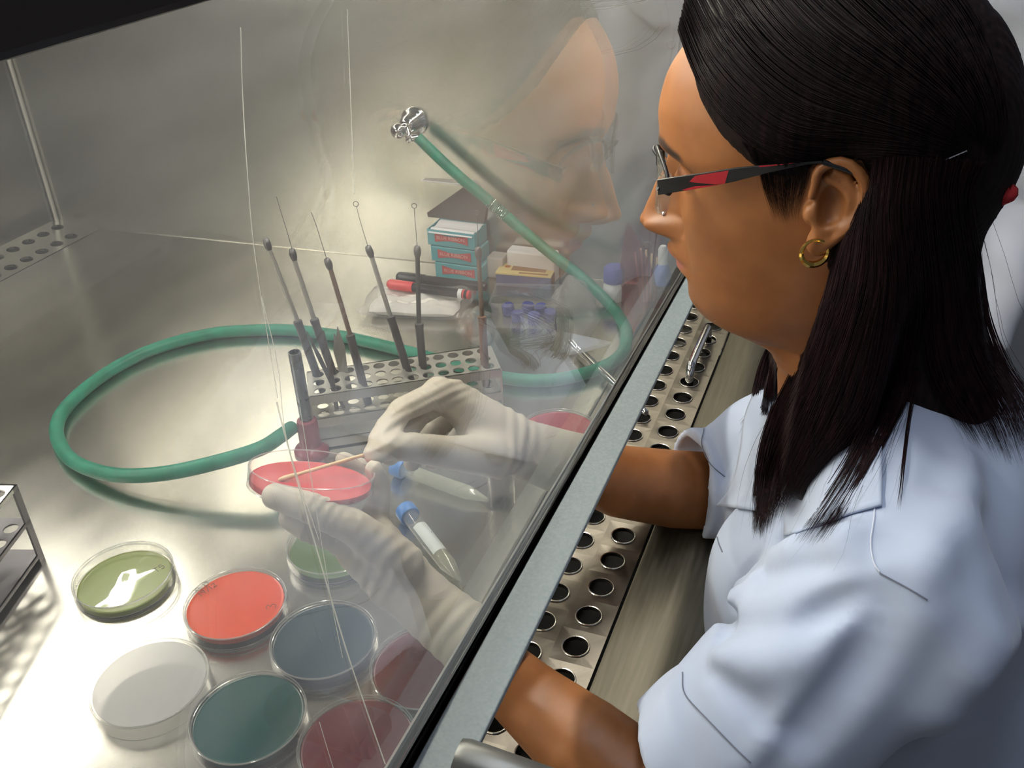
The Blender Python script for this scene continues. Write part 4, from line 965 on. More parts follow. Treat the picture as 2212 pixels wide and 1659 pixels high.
def coat_sdf(P, folds=True):
    d = coat_base(P)
    lm = (LSH+LEL)/2+np.array([-.006, -.002, .006])
    l = chain(P, [LSH, lm, LEL+np.array([0, 0, .010]), LEL+LHN*.05], [.060, .062, .054, .052]); cl = (P-LHC)@LHN
    r = chain(P, [RSH, (RSH+REL)/2, REL+np.array([0, 0, .008]), RM1+(RM1-REL)*.3+np.array([0, 0, .006])], [.058, .059, .0565, .0545]); cr_ = (P-RHC)@RHN
    up = .0040-P[:, 2]
    l = smax(l, np.where(P[:, 1] > .012, up, -1), .004); r = smax(r, np.where(P[:, 1] > .012, up, -1), .004)
    l = smax(l, cl, .0015); r = smax(r, cr_, .0015)
    # hollow the cuffs so the hems read as cloth edges
    hl = chain(P, [LSH, LEL+np.array([0, 0, .010]), LEL+LHN*.06], [.02, .0505, .0488]); hr2 = chain(P, [RSH, REL+np.array([0, 0, .008]), RM1+(RM1-REL)*.3+np.array([0, 0, .006])], [.02, .0460, .0440])
    l = smax(l, np.minimum(-hl, .03+cl), .001); r = smax(r, np.minimum(-hr2, .03+cr_), .001)
    d = smin(d, l, .016); d = smin(d, r, .016)
    d = smax(d, np.where(P[:, 2] > .10, -chain(P, [(XH, -.012, .14), (XH, .004, .235), (XH, .016, .32)], [.030, .0545, .075]), -1), .004)
    d = smax(d, np.where(P[:, 2] > .12, -rc(P, (XH, .075, .165), (XH, .07, .26), .014, .045), -1), .004)
    if folds and FOLD:
        for pts, r0, sgn, k in FOLD:
            e = chain(P, pts, r0)
            d = smin(d, e, k) if sgn > 0 else smax(d, -e, k)
    w = .0016*np.sin(P@np.array([95, 40, -60.])+2*np.sin(P@np.array([20, -34, 25.])))+.0009*np.sin(P@np.array([-50, 120, 70.])+1.5*np.sin(P@np.array([40, 20, -30.])))
    return d+w*np.clip((P[:, 1]+.2)/.2, .3, 1)
FOLD = []
base_f = lambda P: coat_sdf(P, False)
def fold(pxs, r, sgn=1, sink=.5, k=.012):
    q = bez(pxs, 5); pts, t = march(base_f, q[:, 0], q[:, 1]); n = len(pts); s = np.sin(np.linspace(.12, math.pi-.12, n))**.6
    R_ = pts-O; R_ /= np.linalg.norm(R_, axis=1)[:, None]
    off = r*sink if sgn > 0 else -r*sink
    return ([p+d*off for p, d in zip(pts, R_)][::2], list((r*s)[::2]), sgn, k)
_f = [fold([(1905, 1216), (1794, 1190), (1697, 1214), (1654, 1252), (1627, 1296)], .013, 1, .62, .008),
      fold([(1896, 1248), (1766, 1287), (1690, 1314), (1620, 1328), (1572, 1364)], .014, 1, .66, .008),
      fold([(1690, 1160), (1632, 1248), (1590, 1330), (1560, 1370)], .010, 1, .6, .007),
      fold([(1645, 1178), (1601, 1257), (1571, 1335), (1545, 1378)], .009, -1, .62, .005),
      fold([(1922, 1222), (1839, 1339), (1780, 1431), (1693, 1545), (1622, 1646)], .006, 1, .5, .014),
      fold([(1890, 1268), (1820, 1300), (1720, 1345)], .008, -1, .55, .010),
      fold([(1530, 1440), (1600, 1500), (1650, 1560)], .008, -1, .5, .012),
      fold([(1560, 1420), (1650, 1440), (1740, 1420)], .008, 1, .55, .014),
      fold([(1760, 1180), (1830, 1160), (1880, 1150)], .007, 1, .55, .010),
      fold([(1900, 1330), (1870, 1420), (1800, 1520), (1740, 1600)], .010, -1, .5, .02),
      fold([(2080, 1000), (2060, 1130), (1990, 1230)], .010, 1, .5, .02),
      fold([(2180, 1350), (2060, 1480), (1960, 1640)], .012, 1, .6, .03)]
FOLD = _f
coatm = mat('pale_blue_coat_cloth', (.43, .49, .63), .8, Sheen_Weight=.15)
noise_into(coatm, (1, 1, 1), 900, 2, .75, .85, bump=.05, dist=.0004)
xs = axis((.34, .90, .0034), (.90, .92, .01)); ys = axis((-.32, -.12, .008), (-.12, .20, .0034)); zs = axis((-.52, -.10, .008), (-.10, .30, .0034))
V, F = sdf_mesh(coat_sdf, xs, ys, zs); V = relax(V, F, 3)
coat = np_mesh('lab_coat', V, F, coatm, woman)

# collar, lapels and stitching lying on the coat
def sheet(name, left, right, lift, m, parent, n=26, k=14, th=.0016, rag=0.0):
    a, b = bez(left, 8), bez(right, 8); ia = np.linspace(0, len(a)-1, n); ib = np.linspace(0, len(b)-1, n)
    A = np.stack([np.interp(ia, np.arange(len(a)), a[:, j]) for j in (0, 1)], 1); B = np.stack([np.interp(ib, np.arange(len(b)), b[:, j]) for j in (0, 1)], 1)
    t = np.linspace(0, 1, k)[None, :, None]; Q = (A[:, None]*(1-t)+B[:, None]*t).reshape(-1, 2)
    _, T = march(coat_sdf, Q[:, 0], Q[:, 1], .45, 1.1); T = T.reshape(n, k)
    for _ in range(4): T[1:-1] = np.minimum(T[1:-1], (T[:-2]+T[2:])/2); T[:, 1:-1] = np.minimum(T[:, 1:-1], (T[:, :-2]+T[:, 2:])/2)
    T = T.ravel()-lift
    V = O+(FW+np.outer((Q[:, 0]-W/2)/FPX, RT)+np.outer((H/2-Q[:, 1])/FPX, UP))*T[:, None]
    F = [(i*k+j, (i+1)*k+j, (i+1)*k+j+1, i*k+j+1) for i in range(n-1) for j in range(k-1)]
    o = np_mesh(name, V, F, m, parent); so = o.modifiers.new('thickness', 'SOLIDIFY'); so.thickness = th; so.offset = 0; return o
sheet('lapel', [(1655, 800), (1612, 890), (1598, 980), (1580, 1050), (1548, 1092)], [(1700, 800), (1672, 900), (1655, 980), (1645, 1050), (1632, 1103)], .0035, coatm, coat)
sheet('lapel', [(1697, 1062), (1745, 1015), (1830, 945), (1905, 895)], [(1695, 1158), (1760, 1137), (1839, 1108), (1905, 1090)], .0035, coatm, coat)
thread = mat('grey_thread', (.16, .17, .22), .8); thread2 = mat('white_thread', (.62, .65, .74), .8)
def stitch(pxs, r, m, nm='seam'):
    q = bez(pxs, 8); pts, _ = march(coat_sdf, q[:, 0], q[:, 1], .45, 1.1, .0003); MB().tube(pts, r, 5).build(nm, m, coat)
stitch([(1474, 1452), (1480, 1500), (1530, 1556), (1590, 1618), (1622, 1648)], .00045, thread)
stitch([(1521, 925), (1516, 960), (1533, 1000), (1566, 1030)], .00045, thread)
stitch([(1887, 1045), (1889, 1110), (1881, 1170), (1888, 1215), (1900, 1235)], .00045, thread2)
stitch([(1900, 1238), (1960, 1270), (2004, 1296)], .0004, thread)
stitch([(1549, 1160), (1553, 1175), (1560, 1192)], .0006, thread, 'pocket_edge')
# ================================================================== GLOVES
glovem = mat('cream_latex', (.50, .455, .385), .5, Subsurface_Weight=.1, Subsurface_Radius=(.006, .004, .003), Subsurface_Scale=.4)
noise_into(glovem, (1, 1, 1), 160, 4, .4, .55, bump=.10, dist=.0008)
def px3(L): return [ond(*p) for p in L]
def wr(P, c, ax, amp, per, ext):
    """soft rubber creases across an axis near c"""
    s = (P-c)@ax; return amp*np.sin(s/per*6.283+3*np.sin((P-c)@np.array([60, 90, -70.])*.5))*np.exp(-(s/ext)**2)
LCUF = ond(1085, 1452, .692)
def lglove(P):
    d = chain(P, [ond(1130, 1498, .69), LM2*.35+LWR*.65, ond(938, 1320, .70), ond(855, 1244, .697), ond(797, 1178, .692)], [.0290, .0255, .0232, .0218, .0225])
    mc = px3([(738, 1165, .676), (772, 1150, .690), (798, 1136, .702), (812, 1140, .720)])
    for q, r in zip(mc, (.0105, .0105, .010, .0092)): d = smin(d, rc(P, ond(855, 1244, .70), q, .0180, r), .010)
    d = smin(d, chain(P, px3([(870, 1215, .680), (760, 1136, .654), (668, 1096, .642), (594, 1072, .640)]), [.0150, .0122, .0104, .0088]), .007)
    d = smin(d, chain(P, px3([(738, 1165, .676), (664, 1142, .666), (628, 1120, .668), (632, 1090, .684)]), [.0104, .0092, .0084, .0072]), .0035)
    d = smin(d, chain(P, px3([(772, 1150, .690), (722, 1122, .704), (690, 1084, .712)]), [.0104, .0090, .0080]), .0035)
    d = smin(d, chain(P, px3([(798, 1136, .702), (815, 1092, .708), (822, 1044, .702), (808, 1014, .692)]), [.0100, .0084, .0074, .0064]), .0035)
    d = smin(d, chain(P, px3([(812, 1140, .720), (822, 1080, .742), (790, 1014, .744), (742, 994, .732)]), [.0092, .0080, .0074, .0064]), .003)
    fa = LWR-LM2; fa /= np.linalg.norm(fa)
    d = d+wr(P, ond(835, 1225, .68), fa, .0005, .010, .020)+wr(P, ond(690, 1150, .66), np.array([0, .9, .3]), .0006, .006, .014)+wr(P, ond(980, 1350, .69), fa, .0004, .012, .03)
    cut = (LCUF-P)@fa; return smax(d, cut, .001)
RCUF = ond(1262, 1012, .866)
def rglove(P):
    d = chain(P, [ond(1300, 1028, .88), RM2*.4+RWR*.6, RWR, ond(1052, 940, .815)], [.0345, .0285, .0252, .0225])
    mc = px3([(948, 849, .780), (978, 850, .802), (1008, 868, .822), (1036, 892, .838)])
    for q, r in zip(mc, (.0115, .0115, .0108, .0098)): d = smin(d, rc(P, ond(1085, 950, .825), q, .0200, r), .012)
    d = smin(d, rc(P, mc[0], mc[2], .0115, .0105), .008)
    d = smin(d, chain(P, [mc[0]]+px3([(868, 886, .752), (826, 938, .722), (806, 982, .702)]), [.0113, .0100, .0088, .0070]), .004)
    d = smin(d, chain(P, px3([(1075, 985, .800), (968, 978, .765), (890, 966, .730), (836, 968, .706)]), [.0190, .0135, .0112, .0086]), .010)
    d = smin(d, chain(P, [mc[1]]+px3([(905, 896, .790), (868, 945, .755), (842, 986, .722)]), [.0112, .0098, .0086, .0070]), .003)
    d = smin(d, chain(P, [mc[2]]+px3([(935, 930, .818), (905, 975, .790), (890, 1000, .765)]), [.0105, .0094, .0082, .0068]), .003)
    d = smin(d, chain(P, [mc[3]]+px3([(985, 950, .838), (955, 985, .815), (935, 1000, .795)]), [.0096, .0082, .0074, .0062]), .003)
    fa = RWR-RM2; fa /= np.linalg.norm(fa)
    d = d+wr(P, ond(1110, 950, .82), fa, .0008, .012, .02)+wr(P, ond(945, 860, .77), np.array([.2, .5, .8]), .0006, .007, .012)
    return smax(d, (RCUF-P)@fa, .001)
def bbox_axes(pts, pad, h):
    a = np.min(pts, 0)-pad; b = np.max(pts, 0)+pad; return [np.arange(a[i], b[i], h) for i in range(3)]
for fn, pts, nm in ((lglove, px3([(594, 1072, .63), (1130, 1498, .70), (740, 990, .75), (852, 1072, .75), (630, 1090, .66)]), 'glove'), (rglove, px3([(806, 982, .70), (1300, 1028, .88), (948, 849, .78), (1036, 892, .84), (935, 1000, .79)]), 'glove')):
    V, F = sdf_mesh(fn, *bbox_axes(pts, .034, .0016)); V = relax(V, F, 2); np_mesh(nm, V, F, glovem, woman)
# the swab in her fingers
sw = thing('swab', 'pale wooden swab stick held between gloved finger and thumb, touching the red agar', 'swab', ond(812, 978, .703))
a_, b_ = ond(618, 1032, .668), ond(880, 955, .722)
MB().cone(a_, b_, .0013, .0013, 10).build('stick', M['wood'], sw, smooth=60)
d_ = (a_-b_)/np.linalg.norm(a_-b_)
MB().lathe([(.0012, -.009), (.0018, -.005), (.0018, .002), (.0012, .005), (.0003, .006)], a_, d_, 14).build('cotton_tip', mat('cotton', (.72, .56, .36), .9), sw, smooth=60)

# ================================================================== HAIR
HP = np.array([(.140, .62), (.142, .486), (.1320, .4800), (.1285, .4774), (.1215, .4640), (.113, .4495), (.104, .4390), (.095, .430), (.085, .4225), (.076, .4165), (.068, .4125), (.060, .4100), (.052, .4100), (.045, .4135), (.039, .4190), (.034, .423), (.025, .4275), (.014, .4255), (.006, .416), (.003, .404), (.004, .392), (.009, .381), (.016, .372), (.022, .360), (.018, .33), (.002, .26), (-.02, .20), (-.25, .10), (-.30, .62)])
def polyd(Q, poly):
    """signed distance to a polygon in the plane, negative inside"""
    d = np.full(len(Q), 9.0); s = np.ones(len(Q)); n = len(poly)
    for i in range(n):
        a, b = poly[i], poly[i-1]; e = b-a; w = Q-a; h = np.clip((w@e)/(e@e), 0, 1); q = w-h[:, None]*e; d = np.minimum(d, (q*q).sum(1))
        c1 = Q[:, 1] >= a[1]; c2 = Q[:, 1] < b[1]; c3 = e[0]*w[:, 1] > e[1]*w[:, 0]
        s = np.where((c1 & c2 & c3) | (~c1 & ~c2 & ~c3), -s, s)
    return s*np.sqrt(d)
def hair_sdf(P):
    x = P[:, 0]-XH; Q = np.stack([P[:, 1]+.0*x, P[:, 2]], 1)
    Q[:, 1] = Q[:, 1]-np.clip((.075-np.abs(x))/.075, 0, 1)*.012*np.clip((P[:, 1]-.08)/.04, 0, 1)   # hairline rises a little towards the middle
    ins = -polyd(Q, HP); off = np.where(ins > 0, np.minimum(.0125, .0012+.42*ins), np.maximum(-.02, ins))
    d = head_sdf(P, False)-off; d = smax(d, ell(P, (XH, .036, .425), (.0850, .121, .1050)), .006); d = np.minimum(d, np.where((ins > .003) & (P[:, 2] > .44), ell(P, (XH, .034, .425), (.0815, .1115, .1035)), .2))
    d = np.where(P[:, 2] > .24, d, .2)
    # swept volume at the crown, the gathered knot and the curtain falling behind
    b = smin(ell(P, (XH, -.036, .425), (.058, .034, .052)), ell(P, (XH, -.022, .375), (.062, .034, .06)), .03)
    curt = chain(P, [(XH, -.022, .39), (XH, -.030, .33), (XH, -.040, .27), (XH-.01, -.052, .215)], [.038, .038, .045, .055])
    s1 = chain(P, [(.592, -.005, .395), (.588, -.004, .345), (.584, .002, .295), (.578, .006, .245), (.575, .014, .20)], [.018, .024, .026, .026, .018])
    s2 = chain(P, [(.722, .005, .375), (.722, .012, .32), (.722, .022, .27), (.720, .044, .215), (.716, .058, .175)], [.014, .020, .020, .016, .006])
    fall = smin(smin(b, curt, .03), smin(s1, s2, .01), .025)
    fall = smax(fall, -(chain(P, [(XH, .012, .235), (XH, .022, .30)], [.052, .052])), .008)
    d = smin(d, fall, .010)
    a = np.arctan2(P[:, 1]-.0, x); return d+.0004*np.sin(a*150+P[:, 2]*60)*np.clip((P[:, 2]-.2)*8, 0, 1)
def hair_mat(name, c0, c1):
    m = mat(name, c0, .5, Sheen_Weight=.0); b = m.node_tree.nodes['Principled BSDF']; b.inputs['Specular IOR Level'].default_value = .12
    noise_into(m, (1, 1, .06), 260, 3, .46, .62, c0=c0, c1=c1, bump=.25, dist=.0008); return m
hairm = hair_mat('black_brown_hair', (.006, .004, .004), (.016, .008, .008))
xs = axis((.545, .765, .0019)); ys = axis((-.125, .165, .0019)); zs = axis((.150, .54, .0022))
V, F = sdf_mesh(hair_sdf, xs, ys, zs, 2.0); V = relax(V, F, 2)
hair = np_mesh('hair', V, F, hairm, woman)
# strands: laid over the hair mass, neck and coat where each falls
def strand_field(P): return np.minimum(np.minimum(hair_sdf(P), coat_sdf(P)), body_sdf_c(P))
def body_sdf_c(P): return np.minimum(chain(P, [(XH, -.012, .15), (XH, .0, .235), (XH, .01, .30)], [.056, .050, .049]), .2+0*P[:, 0])
def guide(pts, n):
    q = bez(pts, 10); s = np.r_[0, np.cumsum(np.linalg.norm(np.diff(q, axis=0), axis=1))]; u = np.linspace(0, s[-1], n); return np.stack([np.interp(u, s, q[:, 0]), np.interp(u, s, q[:, 1])], 1)
def strands(guides, per, n, jit, lift, r0, seed, ends=.06, taper=.25, wisp=0.0, tmax=.77, face=False):
    r_ = np.random.default_rng(seed); G_ = [guide(g, n) for g in guides]; L = []
    for a, b in zip(G_[:-1], G_[1:]):
        for k in range(per):
            t = r_.random(); q = a*(1-t)+b*t; q = q+r_.normal(0, jit, 2)*np.linspace(.3, 1, n)[:, None]
            ph = r_.uniform(0, 6.28); q[:, 0] += jit*.5*np.sin(np.linspace(0, 4, n)+ph)*np.linspace(0, 1, n)
            if wisp: q += np.cumsum(r_.normal(0, wisp, (n, 2)), 0)*np.linspace(0, 1, n)[:, None]**2
            e = 1-abs(r_.normal(0, ends)); m = max(6, int(n*min(1, e))); i = np.linspace(0, (n-1)*min(1, e), n); q = np.stack([np.interp(i, np.arange(n), q[:, 0]), np.interp(i, np.arange(n), q[:, 1])], 1); L.append(q)
    Q = np.concatenate(L); P, t = march((lambda P: np.minimum(strand_field(P), head_sdf(P, False))) if face else strand_field, Q[:, 0], Q[:, 1], .46, 1.05)
    t = t.reshape(-1, n); bad = t > tmax
    for i in range(n-2, -1, -1): t[:, i] = np.where(bad[:, i], t[:, i+1], t[:, i]); bad[:, i] &= bad[:, i+1]
    for i in range(1, n): t[:, i] = np.where(bad[:, i], t[:, i-1], t[:, i])
    for _ in range(3): t[:, 1:-1] = np.minimum(t[:, 1:-1], (t[:, :-2]+t[:, 2:])/2*.5+t[:, 1:-1]*.5)
    lf = r_.uniform(.0004, lift, (len(t), 1)); Q = Q.reshape(-1, n, 2)
    R_ = FW+((Q[..., 0]-W/2)/FPX)[..., None]*RT+((H/2-Q[..., 1])/FPX)[..., None]*UP
    P = O+R_*(t-lf)[..., None]
    rad = r0*r_.uniform(.6, 1.25, (len(P), 1))*np.interp(np.linspace(0, 1, n), [0, .1, 1-taper, 1], [.6, 1, 1, .12])[None]
    T = np.gradient(P, axis=1); T /= np.linalg.norm(T, axis=2, keepdims=True)+1e-9; e1 = np.cross(T, FW); e1 /= np.linalg.norm(e1, axis=2, keepdims=True)+1e-9; e2 = np.cross(T, e1)
    V = np.stack([P+rad[..., None]*(e1*math.cos(a)+e2*math.sin(a)) for a in (.5, 2.6, 4.7)], 2)   # S,n,3,3
    S_ = len(P); V = V.reshape(-1, 3); s, i, j = np.meshgrid(np.arange(S_), np.arange(n-1), np.arange(3), indexing='ij'); k = (j+1) % 3
    F = np.stack([(s*n+i)*3+j, (s*n+i)*3+k, (s*n+i+1)*3+k, (s*n+i+1)*3+j], -1).reshape(-1, 4); return V, F
def put_strands(name, sets, m):
    VV, FF, n = [], [], 0
    for V, F in sets: VV.append(V); FF.append(F+n); n += len(V)
    return np_mesh(name, np.concatenate(VV), np.concatenate(FF), m, hair)
GS = [[(1466, 62), (1490, 128), (1528, 208), (1588, 276), (1655, 326), (1740, 350), (1850, 338), (1960, 340), (2045, 345)],
      [(1480, 0), (1530, 110), (1610, 205), (1710, 275), (1850, 295), (1980, 315), (2065, 335)],
      [(1540, -60), (1640, 80), (1750, 170), (1880, 230), (2010, 285), (2095, 325)],
      [(1690, -70), (1800, 40), (1920, 130), (2040, 220), (2115, 305)],
      [(1880, -70), (1980, 10), (2070, 120), (2130, 230), (2135, 325)],
      [(2060, -50), (2125, 60), (2162, 180), (2172, 280), (2145, 350)]]
GL_ = [[(1838, 470), (1800, 535), (1776, 600), (1752, 692), (1715, 802), (1668, 900), (1642, 1000), (1632, 1150)],
       [(1872, 420), (1850, 500), (1832, 600), (1800, 700), (1752, 820), (1702, 920), (1665, 1020), (1640, 1160)],
       [(1892, 345), (1884, 480), (1882, 600), (1850, 720), (1810, 830), (1768, 930), (1722, 1015), (1680, 1110)],
       [(1925, 340), (1915, 470), (1922, 620), (1905, 750), (1880, 850), (1840, 920), (1775, 990), (1715, 1065)]]
GL2 = [[(1925, 340), (1912, 470), (1925, 620), (1912, 750), (1892, 850), (1862, 930), (1800, 1040), (1712, 1172)],
       [(1955, 340), (1940, 460), (1955, 620), (1945, 750), (1925, 860), (1890, 950), (1845, 1050), (1765, 1170)],
       [(1985, 342), (1975, 455), (1988, 620), (1978, 740), (1955, 850), (1915, 930), (1870, 1010), (1800, 1130)]]
GL3 = [[(1990, 342), (1985, 455), (2000, 620), (2000, 740), (2020, 830), (2060, 890), (2100, 950)],
       [(2050, 345), (2040, 430), (2062, 600), (2078, 735), (2120, 835), (2165, 915), (2200, 1010)],
       [(2130, 350), (2100, 420), (2118, 560), (2135, 680), (2170, 775), (2225, 860), (2260, 960)]]
GR = [[(1705, 705), (1680, 770), (1668, 830), (1660, 890), (1640, 930)], [(1672, 722), (1645, 780), (1630, 840), (1625, 885), (1598, 918)]]
GT = [[(1975, 800), (1957, 920), (1948, 1010), (1938, 1110)], [(1985, 800), (1965, 920), (1953, 1010), (1942, 1110)]]
GB = [[(1600, 305), (1634, 352), (1650, 410), (1676, 478)], [(1660, 335), (1668, 385), (1676, 430), (1692, 492)], [(1710, 345), (1704, 390), (1700, 440), (1706, 486)], [(1752, 350), (1742, 395), (1728, 436), (1722, 474)]]
hs1 = put_strands('swept_strands', [strands(GB, 130, 16, 6, .0009, .00011, 21, .40, taper=.7, face=True), strands(GS, 240, 26, 5, .003, .00030, 1, .05)], hairm)
redm = hair_mat('red_tinted_hair', (.008, .004, .005), (.024, .008, .009))
hs2 = put_strands('falling_strands', [strands(GL_, 420, 30, 7, .006, .00030, 2, .07, wisp=.5), strands(GL2, 300, 30, 6, .006, .00030, 3, .08, wisp=.6), strands(GL3, 300, 26, 8, .006, .0003, 4, .12, wisp=.9),
      strands(GR, 240, 18, 6, .004, .00028, 5, .12, wisp=1.2, tmax=.93), strands(GT, 14, 24, 2, .004, .00026, 6, .1, wisp=.8)], redm)
fly = put_strands('stray_hairs', [strands(GL_, 26, 26, 34, .010, .00013, 12, .2, wisp=5), strands(GL2, 26, 26, 40, .010, .00013, 13, .2, wisp=6), strands(GL3, 30, 26, 40, .010, .00013, 14, .2, wisp=6), strands(GS[:2], 40, 26, 10, .004, .00013, 15, .2, wisp=1.5)], redm)
# clip, pin and band at the back of the head
q = ond(2152, 388, (np.array([XH, -.068, .395])-O)@FW-.012); sc = thing
mb = MB(); th = np.linspace(0, 2*math.pi, 60)
mb.tube([q+np.array([.016*math.cos(a), .004*math.sin(3*a)-.002, .0085*math.sin(a)+.001*math.sin(9*a)]) for a in th], [.0055+.0012*math.sin(11*a) for a in th], 10)
mb.build('hair_band', mat('red_cloth_band', (.45, .02, .025), .8), hair, smooth=60)
pp, _ = march(strand_field, [2036, 2060, 2088], [348, 338, 326], .42, 1.0, .002)
MB().tube(pp, .0006, 6).build('hair_pin', M['chrome'], hair)

# ================================================================== GLASSES, JEWELLERY
gm = mat('black_frame', (.006, .006, .008), .38); gr = mat('red_frame', (.36, .012, .022), .25)
gl = thing('glasses', 'half-rimmed glasses with black and red temples worn on the face', 'glasses', (XH, .13, .39))
def lens_pt(s, a, b): return np.array([XH+s*(.0335+a), .1515-.375*abs(a+.026)-.0012*(a/.025)**2*3, .3875+b])
for s in (-1, 1):
    th = np.linspace(.02, math.pi-.02, 30); pts = [lens_pt(s, .0265*math.cos(a)*(1), .0205*math.sin(a)**.7) for a in th]
    MB().tube(pts, .0014, 8).build('rim', gm, gl, smooth=60)
    low = [lens_pt(s, .0262*math.cos(a), -.0215*math.sin(a)**.75) for a in th]; ring = pts+low[::-1]
    c = lens_pt(s, 0, 0); V = [c]+ring; n = len(ring)
    ln = MB().add(V, [(0, i+1, (i+1) % n+1) for i in range(n)]).build('lens', clear('lens_glass', (.97, .97, .97), .12, .02), gl); so = ln.modifiers.new('s', 'SOLIDIFY'); so.thickness = .0016
    pc = np.array([XH+s*.0095, .1400, .3815]); MB().lathe([(.0004, -.0012), (.0032, -.0005), (.0034, .0004), (.0004, .0014)], pc, (s*.9, -.35, .1), 16).build('nose_pad', clear('soft_pad', (.9, .9, .88), .2, .08, .35, (.8, .8, .78)), gl, smooth=60)
    MB().tube(bez([pc, pc+np.array([s*.003, .004, .002]), lens_pt(s, -.0245, .004)], 5), .0005, 6).build('pad_arm', M['chrome'], gl)
    if s < 0:
        top = [(1419, 389), (1456, 383), (1520, 374), (1585, 363.5), (1660, 356), (1728, 350.5), (1776, 348)]; bot = [(1421, 422), (1479, 412.5), (1530, 404), (1585, 393), (1663, 373), (1742, 355.5), (1778, 353)]
        Xs = [.5880, .5850, .5820, .5790, .5760, .5745, .5742]; Xb = Xs
        A = [onx(*p, x) for p, x in zip(top, Xs)]; B = [onx(*p, x) for p, x in zip(bot, Xb)]
        TA, TB = A, B
    else:
        A = [np.array([2*XH-p[0], p[1], p[2]]) for p in TA]; B = [np.array([2*XH-p[0], p[1], p[2]]) for p in TB]
    n = len(A); V = A+B+[p+np.array([-s*.0016, 0, 0]) for p in A]+[p+np.array([-s*.0016, 0, 0]) for p in B]; F = []
    for i in range(n-1): F += [(i, i+1, n+i+1, n+i), (2*n+i, 3*n+i, 3*n+i+1, 2*n+i+1), (i, 2*n+i, 2*n+i+1, i+1), (n+i, n+i+1, 3*n+i+1, 3*n+i)]
    F += [(0, n, 3*n, 2*n), (n-1, 3*n-1, 4*n-1, 2*n-1)]
    tm = MB().add(V, F).build('temple', gm, gl, bevel=.0004)
    hp = lens_pt(s, .0262, .004)
    MB().tube(bez([hp, hp+np.array([s*.001, -.001, -.003]), (A[0]+B[0])/2], 4), .0016, 8).build('hinge', gm, gl, smooth=60)
    ear_h = [(A[-1]+B[-1])/2-np.array([s*.0008, 0, 0]), np.array([XH+s*.0775, .012, .4165]), np.array([XH+s*.073, .000, .408]), np.array([XH+s*.071, -.006, .396])]
    MB().tube(bez(ear_h, 5), .0016, 8).build('temple_tip', gm, tm, smooth=60)
    if s < 0:
        def tp_(px, py): return onx(px, py, np.interp(px, [1419, 1456, 1520, 1585, 1660, 1728], Xs[:6])-.0003)
        for poly in ([(1502, 380), (1574, 368.5), (1566, 396.5), (1548, 399), (1488, 393)], [(1474, 410), (1501, 402.8), (1550, 399.8), (1530, 403.5), (1480, 411.5)], [(1640, 358.5), (1720, 351.5), (1700, 355), (1640, 361.5)]):
            P = [tp_(*p) for p in poly]; n = len(P); MB().add(P+[p+np.array([.0004, 0, 0]) for p in P], [tuple(range(n))]+[(i, (i+1) % n, n+(i+1) % n, n+i) for i in range(n)]).build('red_inlay', gr, tm)
MB().tube(bez([lens_pt(-1, -.0255, .008), np.array([XH-.004, .1515, .3985]), np.array([XH+.004, .1515, .3985]), lens_pt(1, -.0255, .008)], 6), .0013, 8).build('bridge', gm, gl, smooth=60)
er = thing('earring', 'small faceted gold hoop earring in the earlobe', 'earring', onx(1760, 543, .5745))
c = onx(1760, 545, .5735); mb = MB(); R_ = np.array([0, 1., 0])*.93+X3*-.36; pts = [c+.0082*(R_*math.cos(a)+Z3*math.sin(a)*1.0) for a in np.linspace(0, 2*math.pi, 25)]
mb.tube(pts, [.0009+.0012*(.5-.5*math.sin(a)) for a in np.linspace(0, 2*math.pi, 25)], 6); mb.build('hoop', mat('gold', (.80, .52, .13), .18, 1.0), er)
sp, _ = march(lambda P: head_sdf(P), [1434], [462], .5, .9)
ns = thing('nose_stud', 'tiny jewelled stud in the side of the nose', 'nose stud', sp[0])
mb = MB(); u = np.array([-1, .1, .1]); mb.lathe([(.0002, -.001), (.0014, 0), (.0016, .0008), (.0009, .0016), (.0001, .0018)], sp[0], u, 10); mb.build('jewel', M['chrome'], ns)
# ================================================================== BYSTANDER in a white coat beside the cabinet
BC = np.array([1.50, .02, 0.0]); bf = np.array([-1.0, .12, 0]); bf /= np.linalg.norm(bf); br_ = np.array([bf[1], -bf[0], 0])
BR = np.stack([br_, bf, Z3], 1); BDZ = .215                              # local x: her right, y: forward
def b_loc(P): return (P-BC)@BR
def b_head(L):
    Q = L.copy(); Q[:, 0] += XH; Q[:, 1] += .02; Q[:, 2] -= BDZ; return Q
BSH = [np.array([-.175, -.005, .375]), np.array([.175, -.005, .375])]; BEL = [np.array([-.225, -.03, .09]), np.array([.225, -.03, .09])]; BWR = [np.array([-.205, .11, -.10]), np.array([.205, .11, -.10])]
def b_hand(L, i):
    s = (-1, 1)[i]; w = BWR[i]; d = None; dr = np.array([-.15*s, .42, -.85]); dr /= np.linalg.norm(dr); sd = np.array([-s*.25, .88, .40]); sd -= dr*(sd@dr); sd /= np.linalg.norm(sd)
    pc = w+dr*.055; e = rc(L, w, w+dr*.03, .022, .024); e = smin(e, chain(L, [w+dr*.03+sd*.02, w+dr*.085+sd*.026], [.013, .011]), .01); e = smin(e, chain(L, [w+dr*.03-sd*.016, w+dr*.085-sd*.026], [.013, .010]), .01); e = smin(e, rc(L, w+dr*.02, w+dr*.09, .016, .013), .01)
    nn = np.cross(dr, sd)*s
    for j, (o, ln) in enumerate(((.027, .068), (.010, .078), (-.008, .073), (-.025, .056))):
        b = w+dr*.088+sd*o; e = smin(e, chain(L, [b, b+dr*ln*.5+nn*.006, b+dr*ln*.85+nn*.022], [.0095, .0085, .0068]), .003)
    t = w+dr*.03+sd*.022; return smin(e, chain(L, [t, t+dr*.035+sd*.026, t+dr*.068+sd*.030+nn*.008], [.012, .0105, .0085]), .006)
